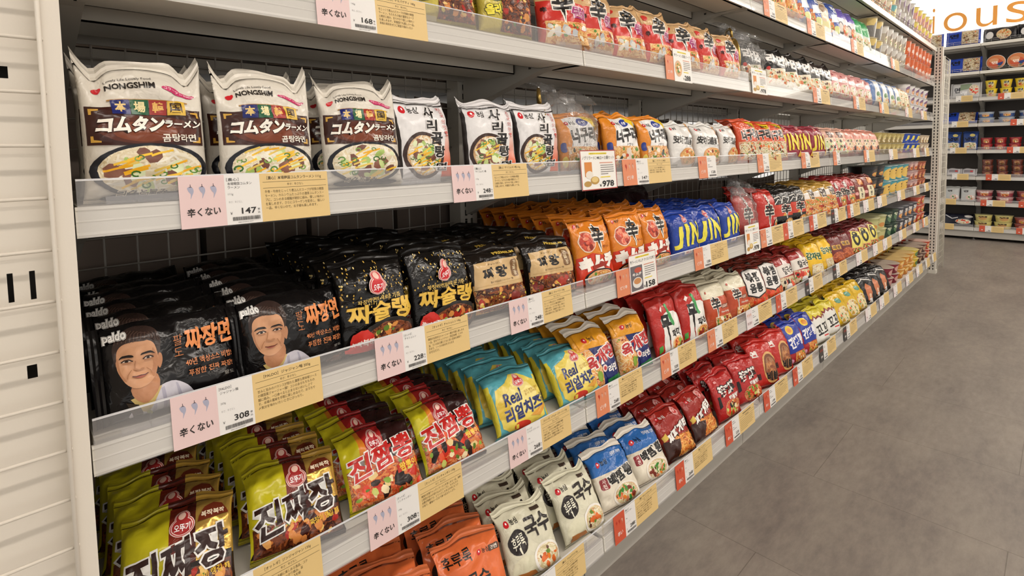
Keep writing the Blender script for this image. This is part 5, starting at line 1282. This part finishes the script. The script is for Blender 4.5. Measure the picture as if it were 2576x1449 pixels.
stand('shin_v', [2.97, 3.12], .012, E_, lean=10, rows=3, pitch=.055, yaw=[-6, -12])
stand('brn', [3.32, 3.52], .012, E_, lean=9, rows=3, pitch=.055, yaw=-3)
stand('jjaj', [0.081, 0.240], .014, F, lean=[43, 40], rows=7, pitch=.046, yaw=[-14, -13], jit=.8)
stand('bbong', [0.394, 0.542], .014, F, lean=[39, 37], rows=7, pitch=.047, yaw=[-8, -6])
stand('chz', [0.723, 0.916], .014, F, lean=[36, 34], rows=6, pitch=.048, yaw=[-9, -6])
stand('yuk', [1.009, 1.154], .014, F, lean=[26, 20], rows=6, pitch=.050, yaw=[-4, -6])
stand('mu', [1.328, 1.481], .014, F, lean=[16, 16], rows=6, pitch=.052, yaw=[-4, -10])
stand('shin_l', [1.651, 1.811], .014, F, lean=18, rows=6, pitch=.052, yaw=[-8, -2])
stand('jjb', [1.958, 2.113], .014, F, lean=18, rows=5, pitch=.052, yaw=[-10, -8])
stand('kalg', [2.271, 2.455], .014, F, lean=18, rows=5, pitch=.052, yaw=[-4, -8])
stand('potato', [2.612, 2.801], .014, F, lean=16, rows=5, pitch=.055, yaw=[-12, -2])
stand('mar', [2.974, 3.137], .014, F, lean=18, rows=4, pitch=.055, yaw=-8)
stand('oh', [3.321, 3.499, 3.678], .014, F, lean=16, rows=4, pitch=.055, yaw=[-12, -10, -4])
stand('ora', [0.394, 0.557], -.030, G, lean=[33, 32], rows=7, pitch=.052, yaw=[-15, -14])
stand('guk', [0.709, 0.874], -.030, G, lean=[30, 29], rows=7, pitch=.054, yaw=[-12, -4])
stand('baek', [1.021, 1.168], -.030, G, lean=[34, 32], rows=6, pitch=.054, yaw=[-11, -9])
stand('jjapa', [1.322, 1.475], -.030, G, lean=[32, 30], rows=6, pitch=.054, yaw=[-8, -3])
stand('hae', [1.637, 1.794], -.030, G, lean=[20, 18], rows=6, pitch=.054, yaw=[-4, -6])
stand('bib', [1.954, 2.113], -.030, G, lean=[20, 18], rows=6, pitch=.055, yaw=[-12, -6])
stand('gan', [2.266, 2.423], -.030, G, lean=17, rows=6, pitch=.055, yaw=-4)
stand('kkok', [2.591, 2.754], -.030, G, lean=18, rows=6, pitch=.055, yaw=-3)
stand('yel', [2.922, 3.090, 3.258], -.030, G, lean=22, rows=6, pitch=.055, yaw=[-4, -8, -4])
stand('blkp', [3.436, 3.604, 3.783], -.030, G, lean=20, rows=6, pitch=.055, yaw=[-14, -10, -8])

def rest_of_stock():
    """the packets deep in the shade of the shelves, past the 300 that show: one object"""
    bm = bmesh.new(); mats = []
    for kind, var, loc, rot in STUFF:
        k = KINDS[kind]; me, seals = k.meshes[var % len(k.meshes)]
        M = Matrix.Translation(loc) @ __import__('mathutils').Euler(rot).to_matrix().to_4x4()
        for src in [me]+[q for nm, q in seals if nm == 'top_seal']:
            mp = []
            for m in src.materials:
                if m not in mats: mats.append(m)
                mp.append(mats.index(m))
            n0 = len(bm.faces); v0 = len(bm.verts); bm.from_mesh(src); bm.verts.ensure_lookup_table(); bm.faces.ensure_lookup_table()
            for v in bm.verts[v0:]: v.co = M @ v.co
            for f in bm.faces[n0:]: f.material_index = mp[f.material_index]
    me = bpy.data.meshes.new('packet_stock'); bm.to_mesh(me); bm.free()
    for m in mats: me.materials.append(m)
    o = link('packet_stock', me); tag(o, 'the many noodle packets queued deep behind the front rows in the shade', 'noodle packets'); o['kind'] = 'stuff'
rest_of_stock()

# ------------------------------------------------------------------ cups and bowls
CUPS = {}
def cup_kind(name, look, word, rt, rb, h, body, lid, paint_art=None, span=150, band=None):
    n = 28; mats = []
    m = MB(); bodym = plain(body, .35)
    m.lathe([(0, .002), (rb*.92, .002), (rb, 0), (rb+(rt-rb)*.06, h*.06), (rt-(rt-rb)*.06, h*.94), (rt, h*.955), (rt*1.03, h*.965), (rt*1.03, h*.99), (rt*.97, h*.992), (0, h*.992)], bodym, n)
    bm = m.bm; mats = m.mats
    for f in bm.faces: f.smooth = True
    NL = {}
    if paint_art:
        w = math.radians(span)*(rt+rb)/2; a = Art(w, h*.9, len(CUPS)+40); paint_art(a)
        ns = 12; gs = [i/ns for i in range(ns+1)]; gt = [0, .5, 1]; F_, N_ = [], []
        for s in gs:
            an = math.radians(span)*(s-.5); F_.append([]); N_.append([])
            for t in gt:
                z = h*(.05+.9*t); r = (rb+(rt-rb)*(z/h))*1.006; d = Vector((math.sin(an), -math.cos(an), 0)); F_[-1].append(d*r+Vector((0, 0, z))); N_[-1].append(d)
        a.place(bm, mats, F_, N_, gs, gt, .00005, .0006); NL = a.normals
    me = bpy.data.meshes.new(word); bm.to_mesh(me); custom_normals(bm, me, NL); bm.free()
    for x in mats: me.materials.append(x)
    l = MB(); lm = plain(lid, .3) if isinstance(lid, str) else lid
    l.lathe([(0, h*.994), (rt*.6, h*.9945), (rt*.98, h*.9935), (rt*1.05, h*.990), (rt*1.06, h*.975), (rt*1.06, h*.968)], lm, n)
    t = MB(); t.prism([(-.008, -rt*1.02), (.008, -rt*1.02), (.006, -rt*1.13), (-.006, -rt*1.13)], 'z', h*.986, h*.988, lm)
    CUPS[name] = (look, word, me, (l.mesh('lid'), t.mesh('pull_tab')), h, rt)
def one_cup(kind, loc, rz, label, group):
    look, word, me, lid, h, rt = CUPS[kind]
    o = link(word, me, None, loc); o.rotation_euler = (0, 0, rz); link('lid', lid[0], o); link('pull_tab', lid[1], o)
    return tag(o, label, 'cup noodles' if word == 'noodle_cup' else 'bowl noodles', group)
TW = ['bottom', 'second', 'third', 'fourth']
def cups(kind, xs, y, z, tiers=2, rows=1, where='', rz=0, end='white panel'):
    look, word, me, lid, h, rt = CUPS[kind]; n = len(xs)
    for c, x in enumerate(xs):
        for r in range(rows):
            for t in range(tiers):
                p = (x+R.uniform(-.004, .004), y+rt*1.07+.002+r*(rt*2.14+.004), z+t*(h+.0005))
                if rz: p = (y+rt*1.07+.002+r*(rt*2.14+.004), x+R.uniform(-.004, .004), z+t*(h+.0005))
                lb = f"{look}{where}"
                lb += f", {ORD[c]} stack from {end}" if n > 1 else ''
                if tiers > 1: lb += ', ' + ('bottom' if t == 0 else ('top' if t == tiers-1 else TW[t])) + ' tier'
                if rows > 1: lb += ', front' if r == 0 else f", {ORD[r]} row back"
                one_cup(kind, p, rz+R.uniform(-.08, .08), lb, f"{look}{where}")
def simple(top, mid, ring=None, fd=None, wd=None, wc='#3a2a20'):
    def f(a):
        a.R(mid, 0, 0, 1, .62); a.R(top, 0, .62, 1, 1)
        if ring: a.E(ring, .5, .5, .2, .34)
        if fd: a.food(.3, .06, .7, .5, fd[0], fd[1], False)
        if wd: a.T(wd, .3, .58, .7, .84, wc, b=.04)
    return f
cup_kind('beige', 'khaki noodle cup', 'noodle_cup', .058, .045, .066, '#a89660', '#c8bf9c', simple('#b09c58', '#8f7c48', '#c8b878', (PAL, ['#d8b070', '#e8cc98'])))
def jincup(a): a.R('#22429e', 0, 0, 1, 1); a.T('JIN', .22, .2, .72, .8, '#e8d84a', b=.06, sh=.15)
cup_kind('jincup', 'blue noodle cup with yellow letters', 'noodle_cup', .062, .048, .068, '#22429e', '#dcdcd8', jincup)
cup_kind('brown', 'taupe noodle cup', 'noodle_cup', .058, .046, .064, '#a08c74', '#d0c8bc', simple('#b8a488', '#8c7458', '#e0d0b8', (PAL, ['#c8a070', '#e8d0a8'])))
cup_kind('white', 'white noodle bowl with violet panel', 'noodle_bowl', .074, 0.063, .066, '#d8d4d0', '#e2deda', simple('#dcd8d4', '#c8bfc0', '#7a5a7c', (RED, ['#c88a90', '#e8c8c0'])))
cup_kind('tallt', 'tall tan noodle cup with grey band', 'noodle_cup', .055, .042, .112, '#cbb684', '#d8cfb4', simple('#d8bc70', '#75716c', '#8a8680'))
cup_kind('tallw', 'tall grey-white noodle cup with bowl picture', 'noodle_cup', .050, .039, .108, '#cfcac2', '#dad6ce', simple('#d4cfc6', '#b4a894', '#8a7a6a', (PAL, ['#d8b890', '#efe0c4'])))
def oc(a): a.R('#d0622e', 0, 0, 1, 1); a.T('キムチ', .24, .3, .76, .62, '#f0e4d8', b=.06); a.E('#a83a24', .5, .14, .2, .14)
cup_kind('oran', 'tall orange noodle cup with white lettering', 'noodle_cup', .050, .040, .108, '#d0622e', '#d8a888', oc)
cup_kind('topt', 'pale tan noodle cup on the top shelf', 'noodle_cup', .050, .039, .105, '#d2c6ae', '#dcd4c4', simple('#d8ccb0', '#b89a78', '#a86a4a', (PAL, ['#d8b890', '#efe0c4'])))
cup_kind('topteal', 'teal-banded noodle cup on the top shelf', 'noodle_cup', .054, .042, .105, '#d8cfae', '#dcd8c8', simple('#5ba0a4', '#d0b878', '#e0c870'))
cup_kind('topg', 'grey noodle cup on the top shelf', 'noodle_cup', .054, .042, .105, '#c4beb6', '#d4cec6', simple('#c8c2ba', '#a49a90', '#6a4a6c'))
cup_kind('topy', 'yellow and pink noodle cup on the top shelf', 'noodle_cup', .052, .041, .105, '#d8c05a', '#d8cc90', simple('#dcc458', '#c8938a', '#b0605c', (RED, ['#d89a80', '#e8c8a8'])))
cup_kind('black', 'black noodle bowl with grey lid', 'noodle_bowl', .078, 0.066, .068, '#1d1c1c', '#55524e', simple('#222020', '#2c2826', '#4c4038', (RED, ['#6a4a38', '#8a6a50'])))
def tl(a): a.R('#4b95a0', 0, 0, 1, 1); a.PS('#e0b95c', [(.2, .1), (.5, .02), (.8, .12), (.84, .6), (.66, .86), (.34, .86), (.16, .6)]); a.T('짬', .38, .36, .62, .74, '#5a3c24', b=.05)
cup_kind('teal', 'teal noodle bucket with mustard panel', 'noodle_bowl', .076, 0.065, .098, '#4b95a0', '#b8cfd0', tl)
cup_kind('rose', 'dusty pink noodle bowl', 'noodle_bowl', .074, 0.063, .068, '#b08a86', '#cdb6b0', simple('#b89490', '#946058', '#d8b0a4', (RED, ['#a85c40', '#c8805c'])))
cup_kind('rust', 'rust noodle bowl with orange rim', 'noodle_bowl', .070, 0.060, .066, '#94492e', '#c87a44', simple('#a04e30', '#7c3420', '#c88060', (RED, ['#c8683c', '#e09860'])))
def pg(a): a.R('#c0bd84', 0, 0, 1, 1); a.R('#a8a870', 0, .8, 1, .92); a.T('국', .5, .3, .74, .66, '#2c2c28', b=.05); a.E('#c88a4c', .34, .26, .14, .2)
cup_kind('palegreen', 'pale green noodle bowl with black character', 'noodle_bowl', .078, 0.066, .082, '#c0bd84', '#cfcda0', pg)
cup_kind('dkgreen', 'dark green noodle bowl', 'noodle_bowl', .080, 0.068, .085, '#23392c', '#31463a', simple('#23392c', '#2c4434', '#5a7a58', None, '면', '#c8ccb0'))
cup_kind('slate', 'slate noodle bowl with red and white panel', 'noodle_bowl', .076, 0.065, .085, '#34343a', '#8a8c92', simple('#3a3a40', '#4a4a54', '#b8b4b0', (RED, ['#a04838', '#c87058']), '면', '#d8d4d0'))
cup_kind('scarlet', 'scarlet noodle bowl', 'noodle_bowl', .070, 0.060, .066, '#b04430', '#d8b0a0', simple('#b84830', '#a03424', '#e0a078', (RED, ['#d87c4c', '#e8a870'])))
cup_kind('wine', 'wine-red noodle bowl with pale lid', 'noodle_bowl', .078, 0.066, .064, '#7c2430', '#b8a89a', simple('#84283a', '#6c1e28', '#c89890'))
cup_kind('amber', 'amber noodle bowl with gold rim', 'noodle_bowl', .074, 0.063, .064, '#c88638', '#d8b878', simple('#d0923c', '#c07a34', '#e8c880', (RED, ['#a85c28', '#d89848'])))
cup_kind('lemon', 'yellow noodle bowl', 'noodle_bowl', .074, 0.063, .064, '#d4b840', '#d8c880', simple('#d8bc3c', '#c8a034', '#5a7a48'))
cup_kind('cocoa', 'dark brown noodle bowl', 'noodle_bowl', .074, 0.063, .064, '#5c4038', '#b09c8c', simple('#64463c', '#4c342e', '#a88a70'))
cups('beige', [3.77+.127*i for i in range(6)], .012, D, 2, 1)
cups('jincup', [4.60, 4.78, 4.96], .012, D, 2, 1)
cups('brown', [5.11, 5.24, 5.345], .012, D, 2, 1)
cups('white', [4.56, 4.73, 4.90, 5.07, 5.24], .014, C, 3, 1)
cups('tallt', [3.58, 3.72], .012, B, 2, 1); cups('tallw', [3.86, 3.99, 4.12, 4.25, 4.38], .012, B, 2, 1); cups('oran', [4.53, 4.67, 4.81, 4.95, 5.09, 5.23, 5.34], .012, B, 2, 1)
cups('topt', [3.4, 3.53, 3.66, 3.79, 3.92], .012, A, 2, 1); cups('topteal', [4.06], .012, A, 2, 1); cups('topg', [4.2, 4.34, 4.48, 4.62], .012, A, 2, 1); cups('topy', [4.76, 4.9, 5.04, 5.18, 5.32], .012, A, 2, 1)
cups('black', [3.70, 3.87], .014, E_, 3, 1); cups('teal', [4.05, 4.23, 4.41, 4.59], .014, E_, 2, 1); cups('rose', [4.77, 4.94], .014, E_, 3, 1); cups('rust', [5.10, 5.25], .014, E_, 3, 1)
cups('palegreen', [3.78, 3.95], .014, F, 2, 1); cups('dkgreen', [4.12, 4.29], .014, F, 2, 2); cups('slate', [4.46, 4.62, 4.78, 4.94], .014, F, 2, 1); cups('scarlet', [5.10, 5.25], .014, F, 3, 1)
cups('wine', [3.95, 4.12], -.030, G, 2, 3); cups('amber', [4.29, 4.45, 4.61], -.030, G, 2, 3); cups('lemon', [4.77], -.030, G, 2, 3); cups('cocoa', [4.93, 5.09], -.030, G, 2, 3); cups('scarlet', [5.24], -.030, G, 2, 2, ', lowest shelf')

# ------------------------------------------------------------------ bagged pot sets
def brass_disc(o, loc, rot, r=.088):
    br = plain('#c8a860', .25, .85); m = MB()
    m.lathe([(0, .012), (r*.55, .011), (r*.85, .006), (r, .001), (r*1.02, -.002), (r, -.004), (r*.985, -.05), (r*.9, -.062), (0, -.064)], br, 32)
    d = m.obj('brass_pot', o, loc); d.rotation_euler = rot
    m = MB(); m.tube([(-.03+.0, r*.99, -.01), (-.03, r*1.25, -.012), (-.015, r*1.4, -.012), (.015, r*1.4, -.012), (.03, r*1.25, -.012), (.03, r*.99, -.01)], .0045, br, 8)
    m.obj('handle', d)
def gift_set(kind, x, y, z, yaw, label, bag=(.15, .165, .10), tail=.055, pot=True, tailx=-.05):
    k = KINDS[kind]; o = empty('bagged_pot_set', (x, y, z), label, 'gift set', None, math.radians(yaw))
    p = link('noodle_packet', k.meshes[-1][0], o, (.012, .030, .006)); p.rotation_euler = (math.radians(-11), 0, 0)
    for nm, sm in k.meshes[-1][1]:
        if nm == 'top_seal': link(nm, sm, p)
    if pot: brass_disc(o, (-.078, .052, .084), (math.radians(88), 0, math.radians(52)), .078)
    w, h, d = bag; bf = bagfilm()
    me, _ = pack_mesh(None, w, h, d, len(k.look)+int(x*10), lambda s, t: bf, nx=14, nz=18, dent=2.2, p=4, q=2.6, ears=.03, seal='tb', sealcol=bf, top=lambda s: .03*math.sin(5*s))
    b = link('clear_bag', me, o, (0, d/2+.0005, .003))
    m = MB(); n = 8; rows = []
    for j in range(7):
        v = j/6; rows.append([(tailx*v*1.3+(i/n-.5)*w*(.95-.55*v), d/2+.02*math.sin(i*1.3+j)+.05*v, h*.985+tail*math.sin(v*1.9)*(.8+.3*math.sin(i*.9))) for i in range(n+1)])
    for a, c in zip(rows, rows[1:]):
        for i in range(n): m.face([a[i], a[i+1], c[i+1], c[i]], bf, True)
    bmesh.ops.remove_doubles(m.bm, verts=m.bm.verts[:], dist=1e-5)
    m.obj('bag_top', o)
gift_set('neog_w', .925, .014, D, -8, 'clear bag holding a brass pot and an orange and white packet', tail=.05)
gift_set('shinblk', 1.905, .012, C, -10, 'clear bag holding a brass pot and a black and cream packet', bag=(.175, .165, .10), tail=.055, tailx=-.09)
gift_set('shin_r', 1.875, .012, E_, -6, 'clear bag with a tall gathered neck holding a red packet', pot=False, bag=(.14, .165, .075), tail=.06, tailx=-.01)
def dark_bag(x, y, z, w, h, label):
    me, seals = pack_mesh(None, w, h, .12, int(x*37), lambda s, t: film('#3a2022', .2, .4), nx=12, nz=12, dent=2.5)
    o = link('wrapped_bundle', me, None, (x, y, z)); tag(o, label, 'bundle', None)
    for nm, sm in seals:
        if nm == 'top_seal': link(nm, sm, o)
dark_bag(1.60, .375, E_+.004, .32, .17, 'large dark red wrapped bundle standing behind the blue packets')

# ------------------------------------------------------------------ goods on the end wall (they face back down the aisle)
def wpack(kind, y, lev, dx, lean, label, rz=0, sc=1.0, lift=0):
    k = KINDS[kind]
    packet(kind, 0, (XF+.012+k.d/2+dx, y, WZ[lev]+.0347+lift+math.sin(math.radians(lean))*k.d*.3), (math.radians(-lean), 0, -PI/2+rz), label, 'packets on the end wall', sc)
wpack('far_blue', .085, 0, .02, 6, 'blue packet with brown noodles standing on the top shelf of the end wall')
wpack('far_blue', .40, 0, .02, 6, 'blue packet on the top shelf of the end wall, beside the gondola', .1)
wpack('far_blk', -.225, 0, .02, 8, 'black packet with orange food picture on the end wall top shelf', -.1)
wpack('far_blk', -.50, 0, .0, 6, 'black packet at the outer end of the end wall top shelf', .1)
wpack('far_blue', .065, 1, .02, 8, 'blue packet with brown noodles on the second shelf of the end wall')
wpack('far_wht', .045, 2, .02, 8, 'silver-white packet with green picture on the end wall third shelf')
wpack('far_blue', .09, 3, .03, 40, 'blue packet leaning far back on the fourth shelf of the end wall')
wpack('far_bag', .135, 4, .02, 4, 'deep blue standing pouch on the end wall, nearer the gondola')
wpack('far_bag', -.010, 4, .02, 4, 'deep blue standing pouch on the end wall, next to the red cups')
wpack('far_sil', .125, 5, .02, 30, 'small silver packet on the end wall, nearer the gondola')
wpack('far_sil', -.005, 5, .02, 30, 'small silver packet on the end wall, nearer the brown cups')
wpack('far_slv', .13, 6, .02, 8, 'plain silver pouch with salad picture on the end wall, nearer the gondola')
wpack('far_slv', -.008, 6, .02, 8, 'silver pouch with salad picture on the end wall, beside the pink bowls')
wpack('far_nvy', .075, 7, .03, 22, 'navy and black packet lying on the lowest shelf of the end wall')
wpack('far_nvy', .36, 7, .03, 22, 'navy and black packet on the lowest end wall shelf, behind the wire grid')
cup_kind('wyel', 'bright yellow noodle cup on the end wall', 'noodle_cup', .049, .036, .088, '#e0c42c', '#e4d048', simple('#e4c82c', '#d8b83c', '#c8c4a8', (RED, ['#d8a040', '#e8c070']), '감', '#2a2a20'))
cup_kind('wclr', 'blue-lidded clear noodle bowl on the end wall', 'noodle_bowl', .066, 0.056, .060, '#8a98b0', '#b8c4d4', simple('#a8b0b8', '#3c5488', '#b8a898', (RED, ['#b87850', '#d8a880'])))
cup_kind('wred', 'crimson noodle cup on the end wall', 'noodle_cup', .050, .042, .066, '#98262c', '#a8585a', simple('#a02a2e', '#8c2024', '#c87858', (RED, ['#c85838', '#e09060'])))
cup_kind('wbrn', 'brown noodle cup on the end wall', 'noodle_cup', .047, .040, .062, '#6c3a2e', '#8a6054', simple('#743c30', '#643026', '#a87850', (JJA, ['#8a5030', '#b07848'])))
cup_kind('wpnk', 'pink-rimmed noodle bowl on the end wall', 'noodle_bowl', .072, 0.061, .066, '#a85a60', '#dcc4c0', simple('#c89a98', '#9c444c', '#d8a890', (RED, ['#b85838', '#d88860']), '면', '#f0e4e0'))
cup_kind('wylp', 'pale yellow noodle bowl on the end wall', 'noodle_bowl', .074, 0.063, .072, '#d0c478', '#dcd49c', simple('#d8cc80', '#c8b870', '#c89a60', None, '면', '#3a3428'))
cup_kind('wrdb', 'dark red noodle bowl on the end wall', 'noodle_bowl', .072, 0.061, .066, '#8c3c3a', '#c0908c', simple('#944240', '#7c302e', '#c88870', (RED, ['#a85038', '#c87c58'])))
ge = 'gondola'
cups('wyel', [-.162, -.278, -.394, -.510, -.626], XF+.02, WZ[2]+.0347, 2, 1, '', -PI/2, ge)
cups('wclr', [-.131, -.295, -.455, -.61], XF+.02, WZ[3]+.0347, 2, 1, '', -PI/2, ge)
cups('wred', [-.140, -.255, -.370, -.485, -.60], XF+.02, WZ[4]+.0347, 2, 1, '', -PI/2, ge)
cups('wbrn', [-.160, -.276, -.392, -.508], XF+.02, WZ[5]+.0347, 3, 1, '', -PI/2, ge)
cups('wpnk', [-.141, -.303], XF+.02, WZ[6]+.0347, 2, 1, '', -PI/2, ge)
cups('wrdb', [-.465, -.62], XF+.02, WZ[6]+.0347, 2, 1, ', seventh shelf', -PI/2, ge)
cups('wylp', [-.142, -.302], XF+.02, WZ[7]+.0347, 2, 1, '', -PI/2, ge)
cups('wrdb', [-.46, -.62], XF+.02, WZ[7]+.0347, 2, 1, ', lowest shelf', -PI/2, ge)
def tilted_bowl(y, label):
    """round bowl stood on its side with its printed lid facing out"""
    o = empty('noodle_bowl', (XF+.03, y, WZ[1]+.0347+.0785), label, 'bowl noodles', 'bowls on edge on the end wall'); r = .075
    o.rotation_euler = (PI/2-.12, 0, -PI/2)
    m = MB(); m.lathe([(0, -.07), (r*.75, -.07), (r, -.003), (r*1.04, 0), (r*1.04, .003), (0, .003)], plain('#d8d0c8', .4), 28); m.obj('bowl', o)
    m = MB(); m.lathe([(0, .0048), (r*.93, .0048), (r*.98, .0036)], plain('#c87848', .35), 28); ld = m.obj('lid', o)
    a = Art(2*r, 2*r, 3); a.E('#c85a3c', .5, .42, .38, .3); a.P('#34407c', [(.5, .4), (.9, .5), (.84, .3), (.7, .2)]); a.P('#3a7c50', [(.55, .2), (.8, .26), (.7, .12)]); a.E('#d89a70', .4, .62, .25, .16); a.T('면', .28, .36, .6, .56, '#f0d8c8', b=.05)
    bm = bmesh.new(); mats = []; g = [0, .5, 1]; nn = Vector((0, 0, 1))
    a.place(bm, mats, [[Vector(((x-.5)*2*r, (z-.5)*2*r, .0048)) for z in g] for x in g], [[nn]*3 for _ in g], g, g, .00005, .0003)
    me = bpy.data.meshes.new('lid_print'); bm.to_mesh(me); bm.free()
    for x in mats: me.materials.append(x)
    link('lid_print', me, ld)
tilted_bowl(-.193, 'round bowl on edge with orange lid, next to the blue packet')
tilted_bowl(-.358, 'round bowl on edge with orange lid, second from the blue packet')
tilted_bowl(-.523, 'round bowl on edge with orange lid, third from the blue packet')
S.render.film_transparent = False
